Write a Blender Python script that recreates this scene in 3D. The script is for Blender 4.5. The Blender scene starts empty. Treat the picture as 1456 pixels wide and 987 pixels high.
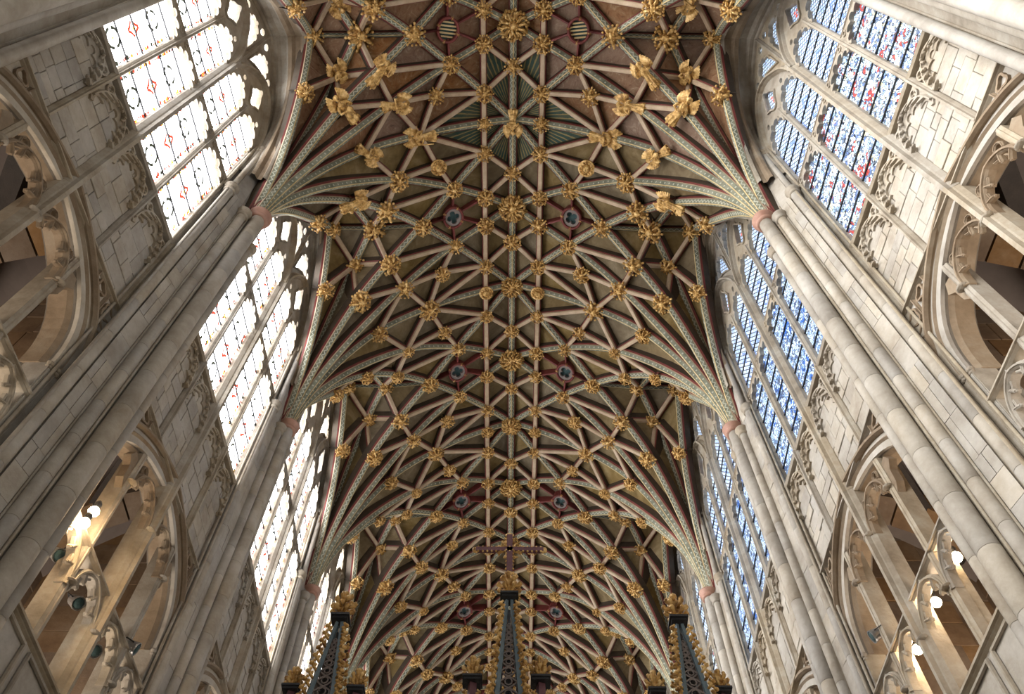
import bpy, bmesh, math, random
from mathutils import Vector, Matrix
from mathutils.geometry import tessellate_polygon
random.seed(7)
PI = math.pi
SC = bpy.context.scene
COL = SC.collection

# ------------------------------------------------------------------ camera, world, light
cam_d = bpy.data.cameras.new('camera'); cam = bpy.data.objects.new('camera', cam_d); COL.objects.link(cam)
cam_d.sensor_width = 36.0; cam_d.sensor_fit = 'HORIZONTAL'; cam_d.lens = 36.0 * 1268.96 / 1456.0
cam_d.clip_start = 0.05; cam_d.clip_end = 300
PITCH = math.radians(61.1992); YAW = math.radians(-0.0897); ROLL = math.radians(0.4208)
_f = Vector((math.sin(YAW) * math.cos(PITCH), math.cos(YAW) * math.cos(PITCH), math.sin(PITCH)))
_r = Vector((math.cos(YAW), -math.sin(YAW), 0)); _u = _r.cross(_f)
_r2 = _r * math.cos(ROLL) + _u * math.sin(ROLL); _u2 = -_r * math.sin(ROLL) + _u * math.cos(ROLL)
cam.matrix_world = Matrix(((_r2.x, _u2.x, -_f.x, 0.0368), (_r2.y, _u2.y, -_f.y, 0), (_r2.z, _u2.z, -_f.z, 0), (0, 0, 0, 1)))
SC.camera = cam
world = bpy.data.worlds.new('world'); SC.world = world; world.use_nodes = True
world.node_tree.nodes['Background'].inputs[0].default_value = (1.0, 0.97, 0.93, 1)
world.node_tree.nodes['Background'].inputs[1].default_value = 0.18
SC.view_settings.view_transform = 'Standard'; SC.view_settings.look = 'None'
SC.view_settings.gamma = 1.0; SC.view_settings.exposure = 0.85; SC.view_settings.use_curve_mapping = False
GLASS_LEFT = 2.1; GLASS_RIGHT = 0.5     # daylight carried by the windows of each side

sun_d = bpy.data.lights.new('sun', 'SUN'); sun_d.energy = 7.6; sun_d.angle = math.radians(70); sun_d.color = (1.0, .97, .93)   # hazy bright sky on the left side
sun = bpy.data.objects.new('sun', sun_d); COL.objects.link(sun); sun.rotation_euler = Vector((-1, -.15, .30)).to_track_quat('Z', 'Y').to_euler()
FLOOR = -1.6
Y1 = 10.609            # middle of bay one; bays are 6 m long
L = 6.0
def ymid(k): return Y1 + L * (k - 1)
def xwall(D):          # D measured from the middle of bay one
    D = min(D, 4.4); return 6.5049 - .0558 * D + .0058 * D * D

# ------------------------------------------------------------------ materials
def new_mat(name):
    m = bpy.data.materials.new(name); m.use_nodes = True
    nt = m.node_tree; return m, nt, nt.nodes['Principled BSDF']
def nd(nt, t, **kw):
    n = nt.nodes.new(t)
    for k, v in kw.items(): setattr(n, k, v)
    return n
def mth(nt, op, a, b=None, c=None):
    n = nt.nodes.new('ShaderNodeMath'); n.operation = op
    for i, v in enumerate((a, b, c)):
        if v is None: continue
        if isinstance(v, (int, float)): n.inputs[i].default_value = v
        else: nt.links.new(v, n.inputs[i])
    return n.outputs[0]
def mixc(nt, f, a, b):
    n = nt.nodes.new('ShaderNodeMix'); n.data_type = 'RGBA'
    if isinstance(f, (int, float)): n.inputs[0].default_value = f
    else: nt.links.new(f, n.inputs[0])
    for i, v in ((6, a), (7, b)):
        if isinstance(v, tuple): n.inputs[i].default_value = (*v, 1)
        else: nt.links.new(v, n.inputs[i])
    return n.outputs[2]
def ramp(nt, fac, stops):
    n = nt.nodes.new('ShaderNodeValToRGB'); e = n.color_ramp.elements
    while len(e) < len(stops): e.new(0.5)
    for i, (p, c) in enumerate(stops): e[i].position = p; e[i].color = (*c, 1)
    nt.links.new(fac, n.inputs[0]); return n.outputs[0]
def noise(nt, scale, detail=4, rough=.6, dist=0):
    g = nd(nt, 'ShaderNodeNewGeometry')
    n = nd(nt, 'ShaderNodeTexNoise'); n.inputs['Scale'].default_value = scale
    n.inputs['Detail'].default_value = detail; n.inputs['Roughness'].default_value = rough; n.inputs['Distortion'].default_value = dist
    nt.links.new(g.outputs['Position'], n.inputs['Vector']); return n.outputs['Fac']
def bump(nt, bs, h, s, d=.02):
    b = nd(nt, 'ShaderNodeBump'); b.inputs['Strength'].default_value = s; b.inputs['Distance'].default_value = d
    nt.links.new(h, b.inputs['Height']); nt.links.new(b.outputs[0], bs.inputs['Normal'])
def mottled(name, cols, scale=2.0, rough=.85, bs=.4, per_obj=.0, dist=0, metallic=0):
    m, nt, p = new_mat(name)
    n1 = noise(nt, scale, 6, .65, dist)
    c = ramp(nt, n1, [(0.28 + .44 * i / (len(cols) - 1), x) for i, x in enumerate(cols)])
    n2 = noise(nt, scale * 9, 3)
    c = mixc(nt, mth(nt, 'MULTIPLY', n2, .35), c, tuple(x * .55 for x in cols[0]))
    if per_obj:
        oi = nd(nt, 'ShaderNodeObjectInfo'); h = nd(nt, 'ShaderNodeHueSaturation')
        nt.links.new(mth(nt, 'MULTIPLY_ADD', oi.outputs['Random'], per_obj, 1 - per_obj / 2), h.inputs['Value'])
        nt.links.new(mth(nt, 'MULTIPLY_ADD', oi.outputs['Random'], .5, .8), h.inputs['Saturation'])
        nt.links.new(c, h.inputs['Color']); c = h.outputs[0]
    nt.links.new(c, p.inputs['Base Color']); p.inputs['Roughness'].default_value = rough; p.inputs['Metallic'].default_value = metallic
    bump(nt, p, n2, bs); return m
M = {}
M['stone'] = mottled('pale limestone', [(.29, .25, .20), (.44, .405, .35), (.55, .525, .48)], 1.1, .8, .5, .22)
M['trim'] = mottled('weathered moulded stone', [(.24, .20, .15), (.39, .34, .27), (.50, .47, .41)], 1.6, .75, .4, .12)
M['mortar'] = mottled('dark mortar', [(.13, .11, .09), (.20, .175, .14)], 3)
M['archstone'] = mottled('brown arch stone', [(.16, .11, .065), (.27, .20, .13), (.36, .30, .22)], 1.4, .75, .4)
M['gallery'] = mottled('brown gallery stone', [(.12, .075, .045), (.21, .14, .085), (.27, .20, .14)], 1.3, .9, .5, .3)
M['plaster'] = mottled('grey mauve plaster', [(.22, .18, .165), (.28, .24, .22)], .8, .9, .2)
M['timber'] = mottled('black oak beam', [(.015, .012, .010), (.04, .03, .025)], 4, .7)
M['web'] = mottled('olive brown painted vault web', [(.125, .085, .04), (.24, .18, .095), (.37, .30, .185)], 1.0, .85, .3, .2, 1.2)
M['webred'] = mottled('russet painted vault web', [(.13, .07, .042), (.30, .165, .095), (.34, .215, .13), (.55, .40, .27)], 2.2, .85, .3, .15, 2.6)
M['pink'] = mottled('stone coloured rib paint', [(.42, .30, .19), (.57, .43, .29), (.68, .55, .40)], 2.2, .6, .2)
M['red'] = mottled('oxblood rib paint', [(.13, .025, .022), (.25, .05, .042)], 3, .6, .1)
M['ribside'] = mottled('dark brown rib flank', [(.045, .030, .018), (.085, .06, .035)], 3, .8, .2)  # dark brown strip on the deep sides of the ribs
M['goldline'] = mottled('pale gold fillet', [(.60, .44, .19), (.78, .62, .34)], 3, .5, .1)
M['cream'] = mottled('cream fan ribs', [(.50, .42, .30), (.62, .55, .43)], 3, .6, .1)
M['black'] = mottled('soot black iron', [(.012, .012, .014), (.03, .03, .032)], 5, .5)
M['bluelead'] = mottled('slate blue painted bar', [(.10, .15, .18), (.17, .23, .26)], 5, .6, .1)
M['purple'] = mottled('plum painted wood', [(.13, .05, .065), (.22, .10, .11)], 5, .55, .1)
M['quatre'] = mottled('blue green panel', [(.03, .07, .075), (.08, .14, .14)], 5)
M['capred'] = mottled('red painted capital ring', [(.40, .20, .14), (.55, .34, .26)], 4, .6, .1)
M['floor'] = mottled('worn stone floor', [(.30, .26, .21), (.45, .40, .33)], .8)
M['steel'] = mottled('silver lamp housing', [(.4, .4, .4), (.6, .6, .6)], 6, .3, .1, metallic=.8)
M['white'] = mottled('white painted metal', [(.7, .7, .68), (.8, .8, .78)], 6, .4, .1)
def gilt():
    m, nt, p = new_mat('old gilding')
    n = noise(nt, 7, 3); c = ramp(nt, n, [(.32, (.20, .09, .02)), (.5, (.60, .36, .11)), (.68, (.92, .66, .30))])
    nt.links.new(c, p.inputs['Base Color']); p.inputs['Metallic'].default_value = .25; p.inputs['Roughness'].default_value = .42
    bump(nt, p, noise(nt, 14, 2), .2, .01); return m
M['gilt'] = gilt()
def zigzag(name, base, dots=False):
    m, nt, p = new_mat(name)
    uv = nd(nt, 'ShaderNodeUVMap'); sp = nd(nt, 'ShaderNodeSeparateXYZ'); nt.links.new(uv.outputs[0], sp.inputs[0])
    u, v = sp.outputs[0], sp.outputs[1]
    n1 = noise(nt, 3, 5); c = ramp(nt, n1, [(.3, base[0]), (.7, base[1])])
    if dots:
        fv = mth(nt, 'SUBTRACT', mth(nt, 'FRACT', mth(nt, 'DIVIDE', v, .21)), .5)
        du = mth(nt, 'MULTIPLY', mth(nt, 'SUBTRACT', u, .5), .6)
        d = mth(nt, 'SQRT', mth(nt, 'ADD', mth(nt, 'MULTIPLY', fv, fv), mth(nt, 'MULTIPLY', du, du)))
        k = mth(nt, 'LESS_THAN', d, .14)
    else:
        t = mth(nt, 'DIVIDE', mth(nt, 'PINGPONG', v, .09), .09)
        t = mth(nt, 'MULTIPLY_ADD', t, .6, .2)
        k = mth(nt, 'LESS_THAN', mth(nt, 'ABSOLUTE', mth(nt, 'SUBTRACT', u, t)), .15)
    k = mth(nt, 'MULTIPLY', k, .75)
    c = mixc(nt, k, c, (.56, .58, .48))
    nt.links.new(c, p.inputs['Base Color']); p.inputs['Roughness'].default_value = .65
    return m
M['green'] = zigzag('verdigris rib with zigzag', ((.10, .105, .07), (.29, .29, .205)))
M['green_dot'] = zigzag('verdigris rib with dots', ((.12, .13, .09), (.31, .315, .235)), True)
def rays():
    m, nt, p = new_mat('green panel with gold rays')
    uv = nd(nt, 'ShaderNodeUVMap'); sp = nd(nt, 'ShaderNodeSeparateXYZ'); nt.links.new(uv.outputs[0], sp.inputs[0])
    a = mth(nt, 'ARCTAN2', mth(nt, 'ABSOLUTE', sp.outputs[0]), sp.outputs[1])
    r = mth(nt, 'SQRT', mth(nt, 'ADD', mth(nt, 'MULTIPLY', sp.outputs[0], sp.outputs[0]), mth(nt, 'MULTIPLY', sp.outputs[1], sp.outputs[1])))
    k = mth(nt, 'LESS_THAN', mth(nt, 'FRACT', mth(nt, 'MULTIPLY', a, 13)), mth(nt, 'MULTIPLY_ADD', noise(nt, 6, 2), -.5, .55))
    k = mth(nt, 'MULTIPLY', k, mth(nt, 'GREATER_THAN', r, .55))
    k = mth(nt, 'MULTIPLY', k, .55)
    base = ramp(nt, noise(nt, 2, 4), [(.35, (.03, .075, .06)), (.7, (.09, .10, .06))])
    nt.links.new(mixc(nt, k, base, (.50, .36, .12)), p.inputs['Base Color']); p.inputs['Roughness'].default_value = .75
    return m
M['rays'] = rays()

def glass_mat(name, kind, strength):
    m, nt, p = new_mat(name)
    uv = nd(nt, 'ShaderNodeUVMap'); sp = nd(nt, 'ShaderNodeSeparateXYZ'); nt.links.new(uv.outputs[0], sp.inputs[0])
    u, v = sp.outputs[0], sp.outputs[1]
    if kind == 'clear':
        g = noise(nt, 3, 3); c = ramp(nt, g, [(.3, (.86, .88, .95)), (.7, (1, 1, 1))])
    elif kind == 'quarry':
        a = mth(nt, 'ADD', mth(nt, 'DIVIDE', u, .13), mth(nt, 'DIVIDE', v, .19)); b = mth(nt, 'SUBTRACT', mth(nt, 'DIVIDE', u, .13), mth(nt, 'DIVIDE', v, .19))
        la = mth(nt, 'ABSOLUTE', mth(nt, 'SUBTRACT', mth(nt, 'FRACT', a), .5)); lb = mth(nt, 'ABSOLUTE', mth(nt, 'SUBTRACT', mth(nt, 'FRACT', b), .5))
        lead = mth(nt, 'LESS_THAN', mth(nt, 'MINIMUM', la, lb), .13)
        g = noise(nt, 5, 3); c = ramp(nt, g, [(.3, (.30, .46, .80)), (.5, (.58, .74, .98)), (.7, (.85, .94, 1))])
        c = mixc(nt, lead, c, (.015, .02, .04))
    else:
        vo = nd(nt, 'ShaderNodeTexVoronoi'); vo.feature = 'F1'; vo.inputs['Scale'].default_value = 17
        ve = nd(nt, 'ShaderNodeTexVoronoi'); ve.feature = 'DISTANCE_TO_EDGE'; ve.inputs['Scale'].default_value = 17
        cm = nd(nt, 'ShaderNodeCombineXYZ'); nt.links.new(u, cm.inputs[0]); nt.links.new(mth(nt, 'MULTIPLY', v, .7), cm.inputs[1])
        for q in (vo, ve): nt.links.new(cm.outputs[0], q.inputs['Vector'])
        s2 = nd(nt, 'ShaderNodeSeparateColor'); nt.links.new(vo.outputs['Color'], s2.inputs[0])
        n = noise(nt, 1.9, 2)
        if kind == 'red':
            pal = [(0, (.62, .78, .95)), (.30, (.28, .42, .62)), (.45, (.66, .76, .86)), (.62, (.13, .18, .26)), (.72, (.5, .6, .7)), (.80, (.62, .60, .40)), (.88, (.10, .16, .34))]
            hot = (.42, .06, .05)
        else:
            pal = [(0, (.50, .68, .92)), (.30, (.16, .28, .52)), (.45, (.62, .74, .90)), (.62, (.10, .15, .26)), (.72, (.4, .5, .7)), (.80, (.35, .5, .75)), (.9, (.06, .10, .22))]
            hot = (.03, .13, .50)
        c = ramp(nt, s2.outputs[0], pal)
        nt.nodes[-1].color_ramp.interpolation = 'CONSTANT' if nt.nodes[-1].type == 'VALTORGB' else None
        k = mth(nt, 'MULTIPLY', mth(nt, 'GREATER_THAN', n, .585), mth(nt, 'GREATER_THAN', s2.outputs[1], .6))
        c = mixc(nt, k, c, hot)
        lead = mth(nt, 'LESS_THAN', ve.outputs['Distance'], .075)
        c = mixc(nt, lead, c, (.012, .016, .03))
    nt.links.new(c, p.inputs['Emission Color']); p.inputs['Emission Strength'].default_value = strength
    nt.links.new(c, p.inputs['Base Color']); p.inputs['Roughness'].default_value = .35
    if kind == 'clear':
        em = nd(nt, 'ShaderNodeEmission'); nt.links.new(c, em.inputs[0]); em.inputs[1].default_value = strength
        tr = nd(nt, 'ShaderNodeBsdfTransparent'); ad = nd(nt, 'ShaderNodeAddShader')
        nt.links.new(em.outputs[0], ad.inputs[0]); nt.links.new(tr.outputs[0], ad.inputs[1]); nt.links.new(ad.outputs[0], nt.nodes['Material Output'].inputs[0])
    return m
M['gl_clear'] = glass_mat('clear painted glass in daylight', 'clear', GLASS_LEFT)
M['gl_quarry'] = glass_mat('blue white quarry glass', 'quarry', GLASS_RIGHT)
M['gl_red'] = glass_mat('red figure glass', 'red', GLASS_RIGHT)
M['gl_blue'] = glass_mat('blue figure glass', 'blue', GLASS_RIGHT)
def flat_em(name, col, s):
    m, nt, p = new_mat(name); p.inputs['Base Color'].default_value = (*col, 1)
    p.inputs['Emission Color'].default_value = (*col, 1); p.inputs['Emission Strength'].default_value = s; return m
M['g_red'] = flat_em('ruby glass bits', (.50, .06, .03), 1.0)
M['g_yel'] = flat_em('amber glass bits', (.85, .45, .06), 1.0)
M['g_dark'] = flat_em('dark leaded glass bits', (.06, .07, .05), .5)
M['g_bord'] = flat_em('slate blue glass bits', (.10, .16, .34), 1.0)
M['bulb'] = flat_em('glowing lamp bulb', (1, .78, .5), 60)

# ------------------------------------------------------------------ mesh helpers
def link(name, me, mats=None, parent=None, loc=None):
    if mats:
        for m in mats: me.materials.append(M[m])
    o = bpy.data.objects.new(name, me); COL.objects.link(o)
    if parent: o.parent = parent
    if loc: o.location = loc
    return o
def mk(name, vs, fs, mats, parent=None, mi=None, uvs=None, smooth=False, loc=None):
    me = bpy.data.meshes.new(name); me.from_pydata([tuple(v) for v in vs], [], fs)
    if mi: me.polygons.foreach_set('material_index', mi)
    if uvs:
        l = me.uv_layers.new(name='UVMap'); l.data.foreach_set('uv', [c for uv in uvs for c in uv])
    if smooth: me.polygons.foreach_set('use_smooth', [True] * len(fs))
    me.update()
    return link(name, me, mats, parent, loc)
def empty(name, loc=(0, 0, 0), label=None, cat=None, group=None, kind=None):
    o = bpy.data.objects.new(name, None); COL.objects.link(o); o.location = loc; o.empty_display_size = .2
    tag(o, label, cat, group, kind); return o
def tag(o, label=None, cat=None, group=None, kind=None):
    if label: o['label'] = label
    if cat: o['category'] = cat
    if group: o['group'] = group
    if kind: o['kind'] = kind
    return o
def inst(name, me, parent, mat=None, loc=None):
    o = bpy.data.objects.new(name, me); COL.objects.link(o); o.parent = parent
    if mat is not None: o.matrix_local = mat
    if loc is not None: o.location = loc
    return o
class MB:
    def __init__(s): s.v = []; s.f = []; s.m = []
    def add(s, vs, fs, mi=0):
        b = len(s.v); s.v += [Vector(v) for v in vs]; s.f += [tuple(i + b for i in f) for f in fs]; s.m += [mi] * len(fs)
    def box(s, c, h, mi=0, rot=None):
        vs = [Vector((x * h[0], y * h[1], z * h[2])) for x in (-1, 1) for y in (-1, 1) for z in (-1, 1)]
        if rot is not None: vs = [rot @ v for v in vs]
        s.add([v + Vector(c) for v in vs], [(0, 1, 3, 2), (4, 6, 7, 5), (0, 4, 5, 1), (2, 3, 7, 6), (0, 2, 6, 4), (1, 5, 7, 3)], mi)
    def lathe(s, prof, n=12, c=(0, 0, 0), mi=0, M3=None, fold=0, nf=7):
        vs = []
        for r, z in prof:
            for i in range(n):
                a = 2 * PI * i / n; rr = r * (1 + fold * math.sin(nf * a))
                v = Vector((rr * math.cos(a), rr * math.sin(a), z))
                if M3 is not None: v = M3 @ v
                vs.append(v + Vector(c))
        fs = [(j * n + i, j * n + (i + 1) % n, (j + 1) * n + (i + 1) % n, (j + 1) * n + i) for j in range(len(prof) - 1) for i in range(n)]
        fs += [tuple(range(n - 1, -1, -1)), tuple((len(prof) - 1) * n + i for i in range(n))]
        s.add(vs, fs, mi)
    def ball(s, c, r, n=6, mi=0, M3=None):
        if isinstance(r, (int, float)): r = (r, r, r)
        prof = [(math.sin(PI * j / n), -math.cos(PI * j / n)) for j in range(n + 1)]
        prof[0] = (.02, -1); prof[-1] = (.02, 1)
        S = Matrix.Diagonal(r)
        s.lathe(prof, n + 2, c, mi, (M3 @ S) if M3 is not None else S)
    def tube(s, pts, r, n=6, mi=0):
        pts = [Vector(p) for p in pts]; rs = r if isinstance(r, list) else [r] * len(pts)
        vs = []; up = Vector((.13, .29, .95)).normalized()
        for i, p in enumerate(pts):
            t = (pts[min(i + 1, len(pts) - 1)] - pts[max(i - 1, 0)]).normalized()
            b = t.cross(up)
            if b.length < .1: b = t.cross(Vector((1, 0, 0)))
            b.normalize(); c = b.cross(t)
            vs += [p + (b * math.cos(2 * PI * k / n) + c * math.sin(2 * PI * k / n)) * rs[i] for k in range(n)]
        fs = [(j * n + i, j * n + (i + 1) % n, (j + 1) * n + (i + 1) % n, (j + 1) * n + i) for j in range(len(pts) - 1) for i in range(n)]
        fs += [tuple(range(n - 1, -1, -1)), tuple((len(pts) - 1) * n + i for i in range(n))]
        s.add(vs, fs, mi)
    def plate(s, loops, a, b, mi=0, back=True):
        """loops of (D, Z); prism from out = a (front) to out = b (back); points stored as (D, Z, out)"""
        flat = [p for l in loops for p in l]
        tri = tessellate_polygon([[Vector((p[0], p[1], 0)) for p in l] for l in loops])
        n = len(flat)
        s.add([(p[0], p[1], a) for p in flat] + [(p[0], p[1], b) for p in flat], [], mi)
        base = len(s.v) - 2 * n
        for t in tri:
            s.f.append(tuple(base + i for i in t)); s.m.append(mi)
            if back: s.f.append(tuple(base + n + i for i in reversed(t))); s.m.append(mi)
        o = base
        for l in loops:
            k = len(l)
            for i in range(k):
                j = (i + 1) % k; s.f.append((o + i, o + j, o + n + j, o + n + i)); s.m.append(mi)
            o += k
    def sweep(s, path, prof, closed=False, mi=0):
        """path in (D, Z); profile of (across, out)"""
        n = len(path); k = len(prof); vs = []
        for i, p in enumerate(path):
            p = Vector(p)
            if closed: a = Vector(path[i - 1]); b = Vector(path[(i + 1) % n])
            else: a = Vector(path[max(i - 1, 0)]); b = Vector(path[min(i + 1, n - 1)])
            d1 = (p - a); d2 = (b - p)
            if d1.length < 1e-6: d1 = d2
            if d2.length < 1e-6: d2 = d1
            d1.normalize(); d2.normalize(); n1 = Vector((-d1.y, d1.x)); n2 = Vector((-d2.y, d2.x))
            m = n1 + n2
            if m.length < .2: m = n1
            m.normalize(); sc = 1 / max(.5, m.dot(n1))
            for q in prof: vs.append((p.x + m.x * q[0] * sc, p.y + m.y * q[0] * sc, q[1]))
        fs = []
        for i in range(n if closed else n - 1):
            j = (i + 1) % n
            for t in range(k - 1): fs.append((i * k + t, i * k + t + 1, j * k + t + 1, j * k + t))
        if not closed: fs += [tuple(range(k)), tuple((n - 1) * k + t for t in reversed(range(k)))]
        s.add(vs, fs, mi)
    def out(s, name, mats, parent=None, fn=None, uv=None, smooth=False, loc=None):
        vs = s.v if fn is None else [fn(v) for v in s.v]
        uvs = None
        if uv: uvs = [(s.v[i].x, s.v[i].y) for f in s.f for i in f]
        return mk(name, vs, s.f, mats, parent, s.m, uvs, smooth, loc)

def wallmap(k, side):
    """(D from bay middle, Z, out from the wall face) -> world"""
    def f(v):
        D = v[0] + L * (k - 1)
        return Vector((side * (xwall(D) - v[2]), Y1 + D, v[1]))
    return f

# ------------------------------------------------------------------ profiles and shapes in the wall plane
def mullprof(h, f, b=-.14): return [(-h, b), (-h, .0), (-h * .6, f * .45), (-h * .42, f * .55), (-h * .3, f), (h * .3, f), (h * .42, f * .55), (h * .6, f * .45), (h, 0), (h, b)]
def lerp(a, b, t): return a + (b - a) * t
def spline(pts, n=6, t0=None, t1=None):
    P = [Vector(p) for p in pts]; T = []
    for i in range(len(P)):
        if i == 0: T.append(Vector(t0) if t0 is not None else (P[1] - P[0]))
        elif i == len(P) - 1: T.append(Vector(t1) if t1 is not None else (P[-1] - P[-2]))
        else: T.append(((P[i + 1] - P[i]).normalized() + (P[i] - P[i - 1]).normalized()).normalized())
    segs = []
    for i in range(len(P) - 1):
        l = (P[i + 1] - P[i]).length
        a = T[i] if i else T[i].normalized(); b = T[i + 1].normalized(); a = a.normalized() * l; b = b * l
        seg = []
        for j in range(n + 1):
            t = j / n; seg.append(P[i] * (2 * t ** 3 - 3 * t ** 2 + 1) + a * (t ** 3 - 2 * t ** 2 + t) + P[i + 1] * (-2 * t ** 3 + 3 * t ** 2) + b * (t ** 3 - t ** 2))
        segs.append(seg)
    return segs
def curve2(pts, n=5, **kw):
    sg = spline([Vector((p[0], p[1])) for p in pts], n, **kw); out = [tuple(sg[0][0])]
    for s in sg: out += [tuple(p) for p in s[1:]]
    return out
def pointed(x0, x1, zs, za, n=10, fl=1.0):
    """pointed arch from (x0, zs) over the apex to (x1, zs)"""
    xm = (x0 + x1) / 2; h = [] 
    for i in range(n + 1):
        t = i / n; a = t * PI / 2
        x = x0 + (xm - x0) * (1 - math.cos(a)) ** 1.12; z = zs + (za - zs) * (math.sin(a) ** .9) * 1.0
        h.append((x, z))
    # sharpen the point
    h2 = [(x, zs + (z - zs) * (1 - .12 * (1 - ((x - x0) / (xm - x0)))) ) for x, z in h]
    return h2 + [(x0 + x1 - x, z) for x, z in reversed(h2[:-1])]
def foiled(x0, x1, zs, za, foils=5, depth=.1, n=8):
    base = pointed(x0, x1, zs, za, foils * n // 2); out = []
    N = len(base) - 1; xm = (x0 + x1) / 2
    for i, p in enumerate(base):
        t = i / N; s = abs(math.sin(foils * PI * t))
        d = depth * (1 - s) ** 1.6
        if i == 0 or i == N: d = 0
        a = Vector(base[max(i - 1, 0)]); b = Vector(base[min(i + 1, N)]); tg = (b - a).normalized(); nn = Vector((tg.y, -tg.x))
        out.append((p[0] + nn.x * d, p[1] + nn.y * d))
    return out
def head_plate(mb, x0, x1, zs, zt, za=None, a=.03, b=-.1, depth=.1, foils=5, mi=0):
    """stone filling between a straight top and a cusped light head"""
    za = za or zt - .08
    c = foiled(x0 + .02, x1 - .02, zs, za, foils, depth)
    loop = [(x0, zs)] + c + [(x1, zs), (x1, zt), (x0, zt)]
    holes = []
    for sx in (0, 1):
        ex = lerp(x0, x1, .1 if sx == 0 else .9); ez = zt - .14
    mb.plate([loop], a, b, mi)
    mb.sweep(c, [(-.0, a - .01), (-.02, a + .03), (.03, a + .03), (.035, a - .01)], mi=mi)

ARC_IN = curve2([(-2.05, 11.5), (-1.85, 12.55), (-1.1, 13.2), (0, 13.55)], 5, t0=(0, 1), t1=(1, .22))
ARC_IN = ARC_IN + [(-x, z) for x, z in reversed(ARC_IN[:-1])]
ARC_OUT = curve2([(-2.36, 11.5), (-2.14, 12.75), (-1.25, 13.5), (0, 13.88)], 5, t0=(0, 1), t1=(1, .22))
ARC_OUT = ARC_OUT + [(-x, z) for x, z in reversed(ARC_OUT[:-1])]
WIN = curve2([(-2.2, 23.0), (-1.95, 24.9), (-1.2, 26.2), (0, 27.0)], 6, t0=(0, 1), t1=(1, .5))
WIN = WIN + [(-x, z) for x, z in reversed(WIN[:-1])]
ZP0, ZPAR, ZTT, ZSTR, ZS, ZT, ZST = 7.7, 8.85, 10.7, 13.7, 16.52, 20.45, 23.25
TRI_HOLE = [(-2.05, 8.85)] + ARC_IN + [(2.05, 8.85)]
WIN_HOLE = [(-2.2, ZS)] + WIN + [(2.2, ZS)]
SUBR = curve2([(0.05, 22.9), (.3, 24.15), (1.12, 25.15), (1.94, 24.15), (2.18, 22.9)], 5, t0=(0, 1), t1=(0, -1))

SIDE = {-1: 'left', 1: 'right'}
ORD = ['nearest', 'second', 'third', 'fourth', 'fifth', 'sixth']
# ------------------------------------------------------------------ walls
def stones(k, side, x0, x1, z0, z1, parent, front=.03, single=True, size=(.42, .36), mat='stone', back=-.05, fn=None, rnd=.35):
    fn = fn or wallmap(k, side); z = z0; R = random.Random(hash((k, side, round(x0 * 10), round(z0 * 10))) & 0xffff); acc = MB()
    while z < z1 - .05:
        h = size[1] * R.uniform(1 - rnd, 1 + rnd); h = z1 - z if z + h > z1 - .15 else h
        x = x0 - (R.random() * size[0] * .7)
        while x < x1 - .01:
            w = size[0] * R.uniform(.6, 1.5); xa, xb = max(x, x0), min(x + w, x1)
            if x1 - xb < .1: xb = x1; w = 99
            if xb - xa > .05:
                g = .0045; c = .008; f = front + R.uniform(-.012, .012)
                A = (xa + g, z + g, xb - g, z + h - g); j = [R.uniform(-.012, .012) for _ in range(4)]
                vs = [(A[0], A[1] + j[0], back), (A[2], A[1] + j[1], back), (A[2], A[3] + j[2], back), (A[0], A[3] + j[3], back)]
                vs += [(p[0], p[1], f - c) for p in vs[:4]]
                vs += [(lerp(p[0], (xa + xb) / 2, 0) + (c if p[0] < (xa + xb) / 2 else -c), p[1] + (c if p[1] < z + h / 2 else -c), f) for p in vs[:4]]
                fs = [(0, 1, 5, 4), (1, 2, 6, 5), (2, 3, 7, 6), (3, 0, 4, 7), (4, 5, 9, 8), (5, 6, 10, 9), (6, 7, 11, 10), (7, 4, 8, 11), (8, 9, 10, 11)]
                if single:
                    m = MB(); m.add(vs, fs); m.out('stone_block', [mat], parent, fn)
                else: acc.add(vs, fs)
            x += w
        z += h
    if not single and acc.v:
        o = acc.out('stone_blocks', [mat], parent, fn); o['kind'] = 'stuff'

def open_head(mb, x0, x1, zs, zt, zb, h=.04, f=.0, mi=0):
    """pierced head: arch bar, claw cusps, and a stem to the bar above"""
    xm = (x0 + x1) / 2; c = pointed(x0, x1, zs, zt, 9)
    mb.sweep(c, mullprof(h, f + .05, f - .14)); n = len(c)
    for i in (3, 6, n - 7, n - 4):
        p = Vector(c[i]); q = Vector(c[i + 1]); d = (q - p).normalized(); nn = Vector((d.y, -d.x)); s = 1 if i > n / 2 else -1
        w = (x1 - x0)
        a = p + nn * w * .12 + d * .02 * s; b = p + nn * w * .20 + d * .05 * s
        mb.sweep([tuple(p), tuple(a), tuple(b)], mullprof(.028, f + .02, f - .08)); mb.ball((b.x, b.y, f - .02), .03, 4)
        e1 = p + nn * w * .10 - d * .12 * s
        mb.sweep([tuple(a), tuple(e1)], mullprof(.02, f + .01, f - .06))
    if zb > zt + .03: mb.sweep([(xm, zt - .02), (xm, zb)], mullprof(.03, f + .03, f - .08))
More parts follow.
